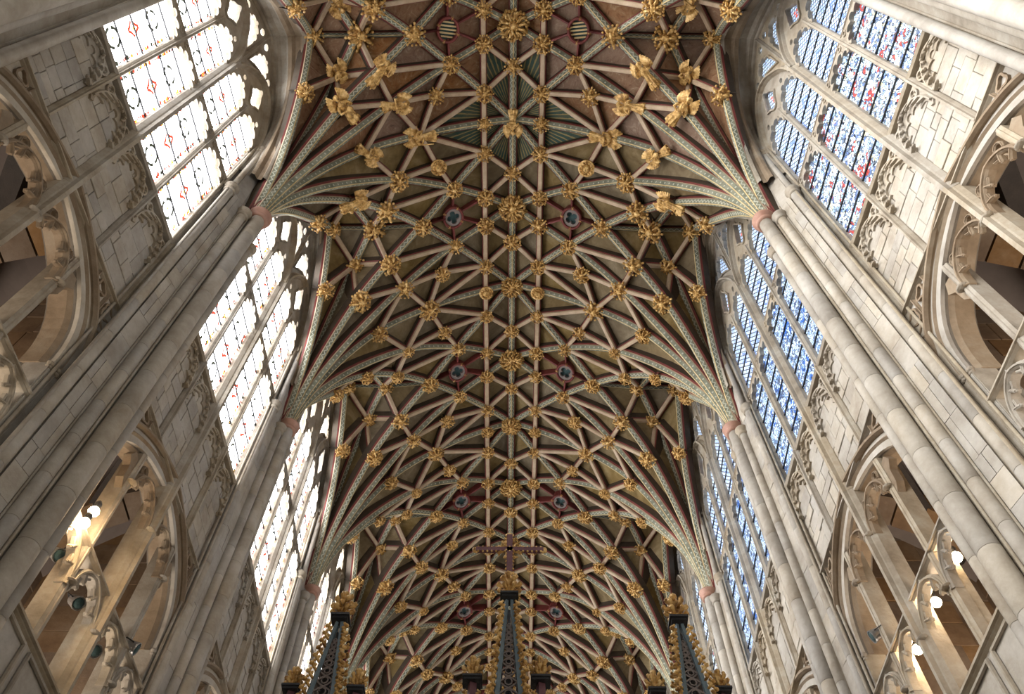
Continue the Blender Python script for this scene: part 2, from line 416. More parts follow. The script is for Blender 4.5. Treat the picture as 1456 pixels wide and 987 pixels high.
def cuspfringe(mb, path, every, size, o, mi=0):
    """small claw-like cusps standing off a moulding"""
    acc = 0
    for i in range(1, len(path)):
        a = Vector(path[i - 1]); b = Vector(path[i]); d = b - a; acc += d.length
        if acc >= every and d.length > 1e-6:
            acc = 0; d.normalize(); n = Vector((d.y, -d.x)); p = b
            c = p + n * size + d * size * .5
            mb.add([(p.x - d.x * size * .35, p.y - d.y * size * .35, o), (p.x + d.x * size * .35, p.y + d.y * size * .35, o), (c.x, c.y, o + .05),
                    (p.x - d.x * size * .35, p.y - d.y * size * .35, o - .07), (p.x + d.x * size * .35, p.y + d.y * size * .35, o - .07), (c.x, c.y, o - .02)],
                   [(0, 1, 2), (3, 5, 4), (0, 3, 4, 1), (1, 4, 5, 2), (2, 5, 3, 0)], mi)
            mb.ball((c.x, c.y, o + .02), size * .2, 4, mi)

def build_wall(k, side):
    fn = wallmap(k, side); near = k <= 1
    w = empty('wall_' + SIDE[side], (side * 6.5, ymid(k), 0), '%s choir wall of the %s bay, pale ashlar and blind tracery' % (SIDE[side], ORD[k]), None, None, 'structure')
    P = lambda v, b=fn: b(v) - Vector((side * 6.5, ymid(k), 0))
    m = MB(); m.plate([[(-3, FLOOR), (3, FLOOR), (3, 28.2), (-3, 28.2)], TRI_HOLE, WIN_HOLE], -.07, -.55)
    m.out('masonry', ['mortar'], w, P)
    # plain faces around the openings
    m = MB(); m.plate([[(-3, ZSTR), (-3, FLOOR), (3, FLOOR), (3, ZSTR)], [p for p in TRI_HOLE if p[1] < ZSTR]], .0, -.08, back=False)
    m.out('lower_face', ['stone'], w, P)
    m = MB(); m.plate([[(-3, ZS), (-2.2, ZS)] + WIN + [(2.2, ZS), (3, ZS), (3, 28.2), (-3, 28.2)]], 0, -.08, back=False)
    m.out('upper_face', ['stone'], w, P)
    e = [-2.2, -1.1, 0, 1.1, 2.2]
    for i in range(4):
        stones(k, side, e[i] + .06, e[i + 1] - .06, ZSTR + .05, ZS - .15, w, -.02, k <= 1, fn=P)
    stones(k, side, -3, -2.25, ZSTR + .05, ZS, w, .0, k <= 1, fn=P); stones(k, side, 2.25, 3, ZSTR + .05, ZS, w, .0, k <= 1, fn=P)
    # string course, sill
    m = MB(); m.sweep([(-2.5, ZSTR), (2.5, ZSTR)], mullprof(.05, .12, -.06)); m.out('string_course', ['trim'], w, P)
    m = MB(); m.sweep([(-2.3, ZS), (2.3, ZS)], [(-.05, -.1), (-.05, .06), (0, .10), (.04, .02), (.06, -.1)]); m.out('window_sill', ['trim'], w, P)
    for i in range(4):
        x0, x1 = e[i], e[i + 1]; m = MB()
        # band of blind tracery below the sill: ogee label with claw cusps and pierced corner panels
        za = ZS - .12; zs = ZS - 1.12
        c = pointed(x0 + .08, x1 - .08, zs, za - .12, 10)
        m.sweep(c, mullprof(.045, .07, -.05))
        cuspfringe(m, c, .17, .16, .07)
        ci = foiled(x0 + .13, x1 - .13, zs - .1, za - .34, 5, .13)
        m.plate([[(x0 + .05, zs)] + ci + [(x1 - .05, zs), (x1 - .05, za - .1 - .3)] + [(x, z - .02) for x, z in reversed(c[3:-3])] + [(x0 + .05, za - .4)]], .02, -.05)
        for sx in (x0 + .17, x1 - .17):
            hz = za - (.28 if abs(sx - (x0 + x1) / 2) > .3 else .12)
            m.sweep([(sx + .085 * math.cos(a), hz + .13 * math.sin(a)) for a in [2 * PI * j / 10 for j in range(10)]], [(-.018, -.04), (-.018, .03), (.018, .03), (.018, -.04)], True)
            for a in range(3):
                t = 2 * PI * a / 3 + .5; m.ball((sx + .05 * math.cos(t), hz + .08 * math.sin(t), 0), .028, 4)
        m.out('blind_tracery', ['trim'], w, P)
    for i, x in enumerate(e):
        m = MB(); big = i in (0, 2, 4); z0 = ZSTR if x not in (0,) else ZSTR - .1
        m.sweep([(x, z0), (x, ZS)], mullprof(.13 if i == 2 else (.06 if i in (1, 3) else .09), .17 if i == 2 else .1, -.06))
        m.out('wall_shaft', ['trim'], w, P)
    # triforium arch mouldings and spandrel tracery
    m = MB()
    for off, pr in ((.0, [(-.03, -.1), (-.05, .04), (-.02, .10), (.03, .10), (.05, .04), (.04, -.05)]),):
        m.sweep(ARC_OUT, pr)
    mid = [((a[0] + b[0]) / 2, (a[1] + b[1]) / 2) for a, b in zip(ARC_IN, ARC_OUT)]
    m.sweep(mid, [(-.14, -.18), (-.10, -.06), (-.04, .0), (.0, .04), (.04, .0), (.08, -.04), (.14, .02)])
    m.out('arch_moulding', ['archstone'], w, P)
    m = MB(); m.sweep(ARC_IN, [(-.05, -.5), (-.05, -.20), (.0, -.12), (.05, -.08), (.10, -.14), (.14, -.06)]); m.out('arch_reveal', ['archstone'], w, P)
    for s in (-1, 1):
        m = MB()
        m.sweep([(s * 2.36, 11.5), (s * 2.36, 8)], mullprof(.06, .1)); m.sweep([(s * 2.2, 11.5), (s * 2.2, 8)], mullprof(.05, .04)); m.sweep([(s * 2.07, 11.5), (s * 2.07, 8)], mullprof(.05, -.02, -.4))
        m.out('jamb_shaft', ['trim'], w, P)
        m = MB()
        for x, o in ((2.36, .08), (2.2, .03), (2.07, -.03)):
            m.ball((s * x, 11.5, o), (.085, .06, .06), 6); m.ball((s * x, 11.42, o), (.07, .04, .05), 6)
        m.out('arch_capital', ['trim'], w, P)
        # spandrel: upright bars, loop tracery
        m = MB(); m.sweep([(s * 2.36, 13.68), (s * 2.36, 12.0)], mullprof(.04, .07, -.05))
        m.sweep([(s * 1.95, 13.65), (s * 1.95, 13.05)], mullprof(.03, .06, -.05)); m.sweep([(s * 1.5, 13.65), (s * 1.5, 13.4)], mullprof(.03, .06, -.05))
        for cx, cz, r in ((2.16, 13.35, .16), (2.2, 12.95, .1), (1.72, 13.48, .12)):
            m.sweep([(s * cx + r * math.cos(a) * (1 + .22 * math.cos(3 * a)), cz + r * math.sin(a) * (1 + .22 * math.cos(3 * a))) for a in [2 * PI * j / 18 for j in range(18)]], [(-.02, -.03), (-.02, .05), (.02, .05), (.02, -.03)], True)
        m.out('spandrel_tracery', ['archstone'], w, P)
    # lower blind panels under the parapet
    for i in range(4):
        m = MB(); x0, x1 = e[i] + .1, e[i + 1] - .1
        m.sweep([(x0, 8.65), (x1, 8.65), (x1, 5.9), (x0, 5.9)], [(-.03, .0), (-.02, .04), (.02, .04), (.03, .0)], True); m.out('panel_frame', ['trim'], w, P)
    m = MB(); m.sweep([(-2.3, 8.8), (2.3, 8.8)], mullprof(.07, .10, -.2)); m.out('parapet_rail', ['trim'], w, P)
    return w

def build_arcade(k, side):
    """stone tracery standing in the gallery opening"""
    fn = wallmap(k, side); base = Vector((side * 6.6, ymid(k), 8.8))
    t = empty('gallery_tracery', base, 'stone mullions and cusped heads in the %s gallery arch, %s bay' % (SIDE[side], ORD[k]), 'tracery')
    P = lambda v: fn(v) - base
    for x in (-1.1, 0, 1.1):
        m = MB(); zt = ZSTR if x == 0 else 13.12
        m.sweep([(x, 8.8), (x, zt)], mullprof(.12 if x == 0 else .075, .17 if x == 0 else .04, -.26 if x == 0 else -.3)); m.out('mullion', ['trim'], t, P)
        for z in (12.35, 9.95):
            m = MB(); m.ball((x, z, .05 if x else .1), (.10 if x else .14, .045, .09), 6); m.out('mullion_ring', ['trim'], t, P)
    m = MB(); m.sweep([(-2.1, ZTT), (2.1, ZTT)], mullprof(.055, .08, -.22)); m.out('transom', ['trim'], t, P)
    ed = [-2.05, -1.1, 0, 1.1, 2.05]
    for i in range(4):
        x0, x1 = ed[i] + .06, ed[i + 1] - .06
        m = MB(); open_head(m, x0, x1, 9.85, ZTT - .10, ZTT, .045, .0); m.out('cusped_head', ['trim'], t, P)
        for xx in (x0, x1):
            m = MB(); m.sweep([(xx, 8.9), (xx, 9.9)], mullprof(.03, .0, -.16)); m.out('light_shaft', ['trim'], t, P)
    for x0, x1, s in ((-1.05, -.07, -1), (.07, 1.05, 1)):
        m = MB(); open_head(m, x0, x1, 12.3, 13.0, 13.05, .05, .02)
        for q, w_ in ((.17, .1), (.83, .1)):
            cx = lerp(x0, x1, q); m.sweep([(cx + .09 * math.cos(a), 12.92 + .12 * math.sin(a)) for a in [2 * PI * j / 8 for j in range(8)]], mullprof(.022, .03, -.08), True)
        m.out('arch_head', ['archstone'], t, P)
    for s in (-1, 1):
        m = MB(); x0, x1 = (1.14, 2.0) if s > 0 else (-2.0, -1.14)
        a = [(s * 1.14, 12.9), (s * 1.32, 12.95), (s * 1.42, 12.75), (s * 1.3, 12.6), (s * 1.28, 12.3), (s * 1.16, 12.1)]
        m.plate([a + [(s * 1.12, 12.1), (s * 1.12, 12.9)]], -.02, -.16); m.out('side_cusp', ['archstone'], t, P)

def build_window(k, side, n):
    fn = wallmap(k, side); base = Vector((side * 6.5, ymid(k), ZS))
    kind = 'clear painted glass with medallions' if side < 0 else ('red and blue figure glass' if k == 0 else 'deep blue figure glass')
    w = empty('window_%d' % n, base, '%s clerestory window of the %s bay, %s' % (SIDE[side], ORD[k], kind), None, None, 'structure')
    P = lambda v: fn(v) - base
    near = k <= 2; e = [-2.2, -1.1, 0, 1.1, 2.2]
    for i in (1, 2, 3):
        x = e[i]; m = MB(); h, f = (.13, .17) if i == 2 else (.07, .07)
        m.sweep([(x, ZS), (x, ZST)], mullprof(h, f, -.2)); m.out('mullion', ['trim'], w, P)
    for s in (-1, 1):
        m = MB(); m.sweep([(s * 2.17, ZS), (s * 2.17, 22.9)], mullprof(.06, .06, -.2)); m.out('jamb_moulding', ['trim'], w, P)
    m = MB(); m.sweep([(-2.2, ZT), (2.2, ZT)], mullprof(.045, .05, -.16)); m.out('transom', ['trim'], w, P)
    for i in range(4):
        x0, x1 = e[i] + .05, e[i + 1] - .05
        m = MB(); head_plate(m, x0, x1, 19.72, ZT, ZT - .12, .0, -.12, .12)
        for s in (0, 1):
            ex = x0 + .12 if s == 0 else x1 - .12
            m.sweep([(ex + .06 * math.cos(a), ZT - .14 + .08 * math.sin(a)) for a in [2 * PI * j / 8 for j in range(8)]], [(-.015, 0), (-.015, .03), (.015, .03), (.015, 0)], True)
        m.out('cusped_head', ['trim'], w, P)
    for s in (-1, 1):
        SB = SUBR if s > 0 else [(-x, z) for x, z in reversed(SUBR)]
        m = MB(); m.sweep(SB, mullprof(.085, .15, -.18)); m.out('subarch', ['trim'], w, P)
        xa, xb, xc = (.08, 1.1, 2.12) if s > 0 else (-2.12, -1.1, -.08)
        f1 = foiled(xa + .05, xb - .07, 22.55, 23.5, 5, .1); f2 = foiled(xb + .07, xc - .05, 22.55, 23.5, 5, .1)
        inner = [p for p in SB if p[1] > 22.95]
        eye = [(xb + .30 * math.cos(a) * (1 + .18 * math.cos(4 * a)) * (1 if math.sin(a) < 0 else .75), 24.22 + .60 * math.sin(a) * (1 + .12 * math.cos(4 * a))) for a in [2 * PI * j / 28 for j in range(28)]]
        m = MB()
        loop = [(xa, 22.5)] + f1 + [(xb - .05, 22.5), (xb + .05, 22.5)] + f2 + [(xc, 22.5)] + list(reversed(inner))
        hol = [eye]
        for q in (-1, 1): hol.append([(xb + q * .62 + .07 * math.cos(a), 23.78 + .13 * math.sin(a)) for a in [2 * PI * j / 8 for j in range(8)]])
        m.plate([loop] + hol, .0, -.14)
        m.sweep(eye, [(-.02, 0), (-.02, .05), (.03, .05), (.03, 0)], True)
        for f in (f1, f2): m.sweep(f, [(-.0, -.02), (-.02, .04), (.03, .04), (.035, -.02)])
        m.out('head_tracery', ['trim'], w, P)
        # upper pair of small lights between the subarches
        m = MB(); x0, x1 = (.07, .95) if s > 0 else (-.95, -.07)
        outer = []
        WR = [p for p in WIN if p[0] * s >= 0]; WR = sorted(WR, key=lambda p: p[0] * s)  # from centre to jamb
        SR = sorted([(x * s, z) for x, z in SB], key=lambda p: p[0])                       # 0 .. 2.18
        SR = [p for p in ((x, z) for x, z in [(abs(a), b) for a, b in SB])]
        SR = sorted(set((round(a, 3), round(b, 3)) for a, b in SR))
        loop = [(0, 23.2)] + [(a, b) for a, b in SR if b > 23.0] + [(2.2, 23.0)] + [(abs(a), b) for a, b in reversed(WR)]
        lp = []
        for p in loop:
            if not lp or (Vector(p) - Vector(lp[-1])).length > .02: lp.append(p)
        hb = foiled(.14, .92, 25.1, 26.05, 5, .08)
        h1 = [(.14, 24.35), (.38, 24.62)] + [(.7, 25.05), (.92, 25.2)][0:1] + list(reversed(hb))
        h1 = [(.14, 24.4), (.34, 24.75), (.62, 25.12), (.90, 25.26)] + [p for p in reversed(hb) if p[1] > 25.3 or p[0] < .3]
        h2 = [(1.06 + .10 * math.cos(a), 25.72 + .22 * math.sin(a)) for a in [2 * PI * j / 10 for j in range(10)]]
        h3 = [(.16 + .10 * math.cos(a), 26.42 + .2 * math.sin(a)) for a in [2 * PI * j / 10 for j in range(10)]]
        h3 = [(x + .05, z) for x, z in h3]
        loops = [[(x * s, z) for x, z in l] for l in (lp, h1, h2, h3)]
        m.plate(loops, -.02, -.14)
        m.sweep([(x * s, z) for x, z in h1], [(-.02, -.02), (-.02, .04), (.03, .04), (.03, -.02)], True)
        m.out('top_tracery', ['trim'], w, P)
    m = MB(); m.sweep([(0, 23.2), (0, 26.95)], mullprof(.055, .06, -.14)); m.out('top_mullion', ['trim'], w, P)
    m = MB(); m.sweep(WIN, [(-.1, -.14), (-.08, .03), (-.03, .08), (.03, .06), (.06, .0)]); m.out('arch_moulding', ['trim'], w, P)
    # glass: one pane between each pair of saddle bars
    if side < 0: low = [16.57 + .78 * j for j in range(6)]; up = [20.5 + .72 * j for j in range(5)]; mats = ('gl_clear', 'gl_clear')
    else: low = [16.57 + .65 * j for j in range(7)]; up = [20.5 + .55 * j for j in range(6)]; mats = ('gl_red' if k in (0, 3) else 'gl_blue', 'gl_quarry')
    low[-1] = ZT; up[-1] = 23.5
    for i in range(4):
        x0, x1 = e[i] + .04, e[i + 1] - .04
        for zz, mt in ((low, mats[0]), (up, mats[1])):
            for j in range(len(zz) - 1):
                m = MB(); m.add([(x0, zz[j], -.09), (x1, zz[j], -.09), (x1, zz[j + 1], -.09), (x0, zz[j + 1], -.09), (x0, zz[j], -.1), (x1, zz[j], -.1), (x1, zz[j + 1], -.1), (x0, zz[j + 1], -.1)],
                                [(0, 1, 2, 3), (7, 6, 5, 4)]); m.out('pane', [mt], w, P, True)
                if j:
                    m = MB(); m.box(((x0 + x1) / 2, zz[j], -.07), ((x1 - x0) / 2, .011 if side < 0 else .016, .015)); m.out('saddle_bar', ['black'], w, P)
        if side < 0 and k <= 3:
            m = MB(); R = random.Random(k * 10 + i)
            for za, zb in ((low[0], 19.75), (up[0], 22.6)):
                for xx, sg in ((x0 + (.12 if i == 2 else .08), 1), (x1 - (.12 if i == 1 else .08), -1)):
                    z = za + .04
                    while z < zb:
                        if R.random() < .8:
                            mi = R.choice((0, 0, 1, 2)); s_ = R.uniform(.04, .06); dx = xx + sg * R.uniform(-.01, .03)
                            if R.random() < .5: m.add([(dx - s_, z, -.085), (dx + s_, z + .01, -.085), (dx + s_ * .3, z + s_ * 1.7, -.085)], [(0, 1, 2)], mi)
                            else: m.add([(dx - s_, z, -.085), (dx + s_ * .4, z - s_, -.085), (dx + s_, z + s_, -.085), (dx - s_ * .3, z + s_ * 1.3, -.085)], [(0, 1, 2, 3)], mi)
                        z += .075
            o = m.out('border_glass', ['g_red', 'g_yel', 'g_dark'], w, P); o['kind'] = 'stuff'
            xm = (x0 + x1) / 2
            spots = [(17.05, 0), (18.05, 1), (19.05, 0)] if k else [(17.1, 0), (18.1, 1), (19.1, 0)]
            for cz, ty in spots + [(21.0, 0), (21.9, 1)][::1 if k else -1]:
                m = MB(); sc = 1 if cz < 20 else .85
                for sgn in (-1, 1):
                    for sv in (-1, 1):
                        if ty == 0: pts = [(xm + sgn * (.05 + .12 * math.sin(a)) * sc, cz + sv * (.05 + .19 * math.cos(a)) * sc) for a in [PI / 2 * j / 5 for j in range(6)]]
                        else: pts = [(xm + sgn * q * sc, cz + sv * z_ * sc) for q, z_ in ((.0, .27), (.06, .12), (.15, .02))]
                        m.sweep(pts, [(-.03, -.08), (.03, -.08)])
                m.ball((xm, cz, -.08), (.035, .035, .004), 4, 1)
                m.out('medallion', ['g_dark' if ty == 0 else 'g_red', 'g_yel'], w, P)
        if side > 0 and k <= 2:
            m = MB()
            for za, zb in ((up[0], 22.6),):
                for xx in (x0 + .05, x1 - .05):
                    z = za + .04
                    while z < zb: m.box((xx, z, -.085), (.03, .022, .002)); z += .09
            for cz in (20.95, 21.75):
                for r in (.26, .2):
                    m.sweep([((x0 + x1) / 2 + r * .62 * math.cos(a), cz + r * math.sin(a)) for a in (0, PI / 2, PI, 3 * PI / 2)], [(-.014, -.085), (.014, -.085)], True)
            o = m.out('border_glass', ['g_bord'], w, P); o['kind'] = 'stuff'
    m = MB(); hl = [(-2.18, 23.5)] + [p for p in WIN if p[1] > 23.5] + [(2.18, 23.5)]
    m.plate([hl], -.09, -.1, back=True); m.out('head_glass', ['gl_clear' if side < 0 else 'gl_quarry'], w, P, True)
    if side > 0:
        m = MB()
        for s in (-1, 1):
            for q in range(5): m.ball((s * 1.1 + random.uniform(-.12, .12), 24.0 + q * .1, -.085), (.05, .06, .004), 4)
        m.out('ruby_glass', ['g_red'], w, P)

# ------------------------------------------------------------------ the gallery seen through the arches
def build_gallery(k, side):
    fn = wallmap(k, side); base = Vector((side * 8, ymid(k), 8)); P = lambda v: fn(v) - base
    g = empty('wall_gallery_' + SIDE[side], base, 'dim stone gallery behind the %s arch of the %s bay' % (SIDE[side], ORD[k]), None, None, 'structure')
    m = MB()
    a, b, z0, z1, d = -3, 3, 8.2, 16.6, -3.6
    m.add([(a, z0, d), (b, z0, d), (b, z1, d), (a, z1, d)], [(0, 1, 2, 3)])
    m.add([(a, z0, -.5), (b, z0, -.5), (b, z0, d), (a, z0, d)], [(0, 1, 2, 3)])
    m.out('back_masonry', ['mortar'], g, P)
    m = MB(); n = 8
    vs = []
    for j in range(n + 1):
        t = j / n; o = lerp(-.5, d, t); z = 14.2 + 2.2 * math.sin(PI / 2 * (1 - t) ** .8)
        vs += [(a, z, o), (b, z, o)]
    m.add(vs, [(2 * j, 2 * j + 1, 2 * j + 3, 2 * j + 2) for j in range(n)]); m.out('half_vault', ['plaster'], g, P)
    fb = lambda v: P((v[0], v[1], d + v[2]))
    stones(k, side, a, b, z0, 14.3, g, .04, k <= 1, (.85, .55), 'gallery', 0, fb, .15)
    # cross arches of big voussoirs
    for xc in (-2.1, 1.3):
        for j in range(9):
            t0, t1 = j / 9 + .004, (j + 1) / 9 - .004; vs = []
            for t in (t0, t1):
                aa = PI / 2 * t; ci, si = math.cos(aa), math.sin(aa)
                for r in (0, .55):
                    o = -.55 + (-3.0) * (1 - ci) if False else lerp(-.55, d, si)
                    z = 11.0 + (4.4 - r) * ci
                    for x in (xc - .35, xc + .35): vs.append((x, z, o + r * .25 * si))
            m = MB(); m.add(vs, [(0, 1, 3, 2), (4, 6, 7, 5), (0, 2, 6, 4), (1, 5, 7, 3), (0, 4, 5, 1), (2, 3, 7, 6)]); m.out('voussoir', ['gallery'], g, P)
    for (x0, x1, z) in ((-2.6, 1.2, 12.9), (-.4, 2.7, 14.3)):
        p0, p1 = Vector((x0, z, -.8)), Vector((x1, z + .5, -3.3)); m = MB(); dr = (p1 - p0); ln = dr.length; dr.normalize(); bb = dr.cross(Vector((0, 1, 0))).normalized(); cc = bb.cross(dr)
        vs = [p + bb * sx * .16 + cc * sy * .2 for p in (p0, p1) for sx in (-1, 1) for sy in (-1, 1)]
        m.add(vs, [(0, 1, 3, 2), (4, 6, 7, 5), (0, 4, 5, 1), (2, 3, 7, 6), (0, 2, 6, 4), (1, 5, 7, 3)]); m.out('timber_beam', ['timber'], g, P)
    for s in (-1, 1):
        m = MB(); m.add([(s * 2.95, z0, -.5), (s * 2.95, z1, -.5), (s * 2.95, z1, d), (s * 2.95, z0, d)], [(0, 1, 2, 3)]); m.out('side_wall', ['gallery'], g, P)
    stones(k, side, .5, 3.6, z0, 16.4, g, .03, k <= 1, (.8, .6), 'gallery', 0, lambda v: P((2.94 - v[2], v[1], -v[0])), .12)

    l = bpy.data.lights.new('gallery_fill', 'AREA'); l.shape = 'RECTANGLE'; l.size = 2.0; l.size_y = 4.5; l.energy = 150; l.color = (1, .86, .72)  # added fill light near the floor, aimed up to brighten the gallery
    o = bpy.data.objects.new('gallery_fill', l); COL.objects.link(o); o.parent = g; o.location = P((0, 8.6, -2.1)); o.rotation_euler = (PI, 0, 0)

# ------------------------------------------------------------------ piers
def drum(r, h, n=18):
    m = MB(); m.lathe([(r - .004, .0), (r, .006), (r, h - .006), (r - .004, h)], n)
    me = bpy.data.meshes.new('drum'); me.from_pydata([tuple(v) for v in m.v], [], m.f); me.materials.append(M['stone'])
    return me
DR = {}
def get_drum(r, h):
    if (r, h) not in DR:
        DR[(r, h)] = drum(r, h)
        me = DR[(r, h)]; me.polygons.foreach_set('use_smooth', [len(p.vertices) == 4 for p in me.polygons]); me.update()
    return DR[(r, h)]
def capital(parent, loc, r, mat='capred', s=1):
    m = MB(); m.lathe([(r * 1.0, -.1), (r * 1.25, -.07), (r * 1.25, -.04), (r * 1.05, -.02), (r * 1.15, .06), (r * 1.5, .12), (r * 1.55, .17), (r * 1.35, .2), (r * 1.2, .22)], 20)
    o = m.out('capital', [mat], parent, smooth=True, loc=loc); return o
def build_pier(k, side):
    """pier at the near end of bay k + 1, i.e. D = 3 + 6 (k - 1)"""
    D = 3 + L * (k - 1); Y = Y1 + D; xw = xwall(D); d = xw - 6.03
    base = Vector((side * xw, Y, FLOOR))
    nm = {-1: 'behind the first bay at the photo edge', 0: 'between the nearest and second windows', 1: 'between the second and third windows', 2: 'between the third and fourth windows', 3: 'between the fourth and fifth windows', 4: 'farthest, behind the gilded spires'}[k]
    t = empty('clustered_pier', base, '%s wall pier of stone shafts %s' % (SIDE[side], nm), 'pier')
    def P(dy, o, z): return Vector((-side * o, dy, z - FLOOR))
    # core behind the shafts, with hollows and a flat panel on each side
    def xo(dy): return xwall(D + dy) - xw
    plan = [(-.86, -.1), (-.86, .04), (-.80, .03), (-.67, .10 * d), (-.66, .345 * d), (-.36, .5 * d), (-.35, .42 * d), (-.18, .5 * d), (-.14, .74 * d), (0, .8 * d), (.14, .74 * d), (.18, .5 * d), (.35, .42 * d), (.36, .5 * d), (.66, .345 * d), (.67, .10 * d), (.80, .03), (.86, .04), (.86, -.1)]
    m = MB(); n = len(plan); vs = []
    for z in (FLOOR, 19.4, 21.5, 24.0):
        sh = 1 if z < 21 else (.9 if z < 22 else .4)
        vs += [P(dy, o * sh + (-.02 if z > 21 else 0) - xo(dy) * (1 if abs(dy) > .5 else 0), z) for dy, o in plan]
    fs = [(j * n + i, j * n + i + 1, (j + 1) * n + i + 1, (j + 1) * n + i) for j in range(3) for i in range(n - 1)]
    m.add(vs, fs[:n - 1], 0); m.f += fs[n - 1:]; m.m += [1] * len(fs[n - 1:]); m.out('pier_core', ['trim', 'stone'], t)
    # ashlar of the flat panels
    if k in (-1, 0, 1):
        R = random.Random(k * 3 + side)
        for s in (-1, 1):
            z = 4.0
            while z < 20:
                h = R.uniform(.45, .95)
                cuts = [0, 1] if R.random() < .5 else [0, R.uniform(.35, .65), 1]
                for c0, c1 in zip(cuts[:-1], cuts[1:]):
                    pa = Vector((lerp(.36, .66, c0), lerp(.5, .345, c0) * d)); pb = Vector((lerp(.36, .66, c1), lerp(.5, .345, c1) * d))
                    g = .004; dirr = (pb - pa).normalized(); nn = Vector((-dirr.y, dirr.x)); 
                    if nn.y < 0: nn = -nn
                    pa = pa + dirr * g; pb = pb - dirr * g; f = .012 + R.uniform(-.004, .006)
                    q = []
                    for p_, zz in ((pa, z + g), (pb, z + g), (pb, z + h - g), (pa, z + h - g)):
                        q.append((p_, zz, 0)); 
                    vs = [P(s * p_.x, p_.y, zz) for p_, zz, _ in q] + [P(s * (p_.x + nn.x * f), p_.y + nn.y * f, zz) for p_, zz, _ in q]
                    b = MB(); b.add(vs, [(4, 5, 6, 7), (0, 1, 5, 4), (1, 2, 6, 5), (2, 3, 7, 6), (3, 0, 4, 7)]); b.out('panel_stone', ['stone'], t)
                z += h
    shafts = [(0, d, .165, 20.05, 'main')] + [(s * .27, .70 * d, .105, 19.6, 'side') for s in (-1, 1)] + [(s * .76, .33 * d if s < 0 else .42 * d, .105, 19.95, 'jamb') for s in (-1, 1)]
    for dy, o, r, zc, nm_ in shafts:
        o2 = o - xo(dy) * (1 if abs(dy) > .5 else .5)
        if k in (0, 1, 2):
            z = 3.4; h = {'main': 1.05, 'side': .9, 'jamb': 1.2}[nm_]; first = z
            m = MB(); m.lathe([(r, 0), (r, first - FLOOR - .002)], 16); m.out('lower_shaft', ['stone'], t, smooth=True, loc=P(dy, o2, FLOOR))
            cnt = round((zc - .1 - z) / h); hh = (zc - .1 - z) / cnt
            for j in range(cnt): inst('shaft_drum', get_drum(r, round(hh - .004, 3)), t, loc=P(dy, o2, z + j * hh))
        else:
            m = MB(); m.lathe([(r, 0), (r, zc - .1 - FLOOR)], 16); o_ = m.out('shaft', ['stone'], t, loc=P(dy, o2, FLOOR), smooth=True)
        capital(t, P(dy, o2, zc - .02), r * 1.13, 'capred' if nm_ == 'main' else 'trim')
        # beads: slender fillets in the hollows
    for s in (-1, 1):
        for dy, o, r in ((.155, .80 * d, .028), (.345, .56 * d, .022), (.655, .36 * d, .022), (.85, .14 * d / .4, .035), (.90, .05, .03)):
            if k > 1 and r < .03: continue
            m = MB(); m.lathe([(r, 0), (r, 20.2 - FLOOR)], 8); m.out('fillet', ['trim'], t, smooth=True, loc=P(s * dy, o - xo(s * dy) * (1 if dy > .5 else .5), FLOOR))
    # upper window-order shafts rising to the window arch
    for s in (-1, 1):
        o2 = (.18 if s < 0 else .22) - xo(s * .74)
        m = MB(); m.lathe([(.07, 0), (.07, 3.0)], 12); m.out('upper_shaft', ['stone'], t, smooth=True, loc=P(s * .74, o2, 20.1))
        capital(t, P(s * .74, o2, 23.05), .08, 'trim')
        o3 = .1 - xo(s * .8); m = MB(); m.lathe([(.04, 0), (.04, 3.1)], 8); m.out('upper_fillet', ['trim'], t, smooth=True, loc=P(s * .86, .06 - xo(s * .86), 20.1))

# ------------------------------------------------------------------ the vault
N0 = {'A0': (2.892, 0, 27.302), 'A1': (1.907, 1.005, 28.125), 'A2': (2.367, 1.877, 27.769), 'A3': (2.798, 3, 27.274), 'B0': (3.884, .902, 26.316), 'B1': (3.492, 1.828, 26.433),
      'C0': (4.431, 0, 27.071), 'C1': (5.015, 1.098, 26.583), 'C2': (4.69, 1.612, 25.076), 'D0': (5.751, 0, 27.049), 'D1': (5.68, 1.1, 24.77), 'E': (4.252, 3, 25.503), 'G': (6.007, 3, 20.172),
      'Q': (1.975, 0, 28.26), 'R0': (0, 0, 29.12), 'R1': (0, 1.247, 29.10), 'R2': (0, 3, 29.17), 's1': (.91, .501, 28.744), 's2': (.915, 2.023, 28.744), 's3': (.915, 3, 28.73)}
def P0(n, sx, h):
    b = N0[n]; return Vector((b[0] * sx, b[1] * h, b[2]))
def nrm(p, h):
    """direction into the masonry, away from the choir"""
    x, v, z = abs(p.x), abs(p.y), p.z
    t = min(1, max(0, (z - 21) / 5.2)); t = t * t * (3 - 2 * t)
    hx, hv = 6.75 - x, 3 - v; l = math.hypot(hx, hv) or 1
    sx = 1 if p.x >= 0 else -1; sv = 1 if p.y >= 0 else -1
    a = Vector((sx * hx / l, sv * hv / l, .15)) * (1 - t) + Vector((sx * x * .13, 0, 1)) * t
    return a.normalized()
RIB_UP = .10
def edge_pts(a, b, n, ta, tb):
    l = (b - a).length; ta = ta.normalized() * l; tb = tb.normalized() * l; out = []
    for j in range(n + 1):
        t = j / n; out.append(a * (2 * t ** 3 - 3 * t ** 2 + 1) + ta * (t ** 3 - 2 * t ** 2 + t) + b * (-2 * t ** 3 + 3 * t ** 2) + tb * (t ** 3 - t ** 2))
    return out
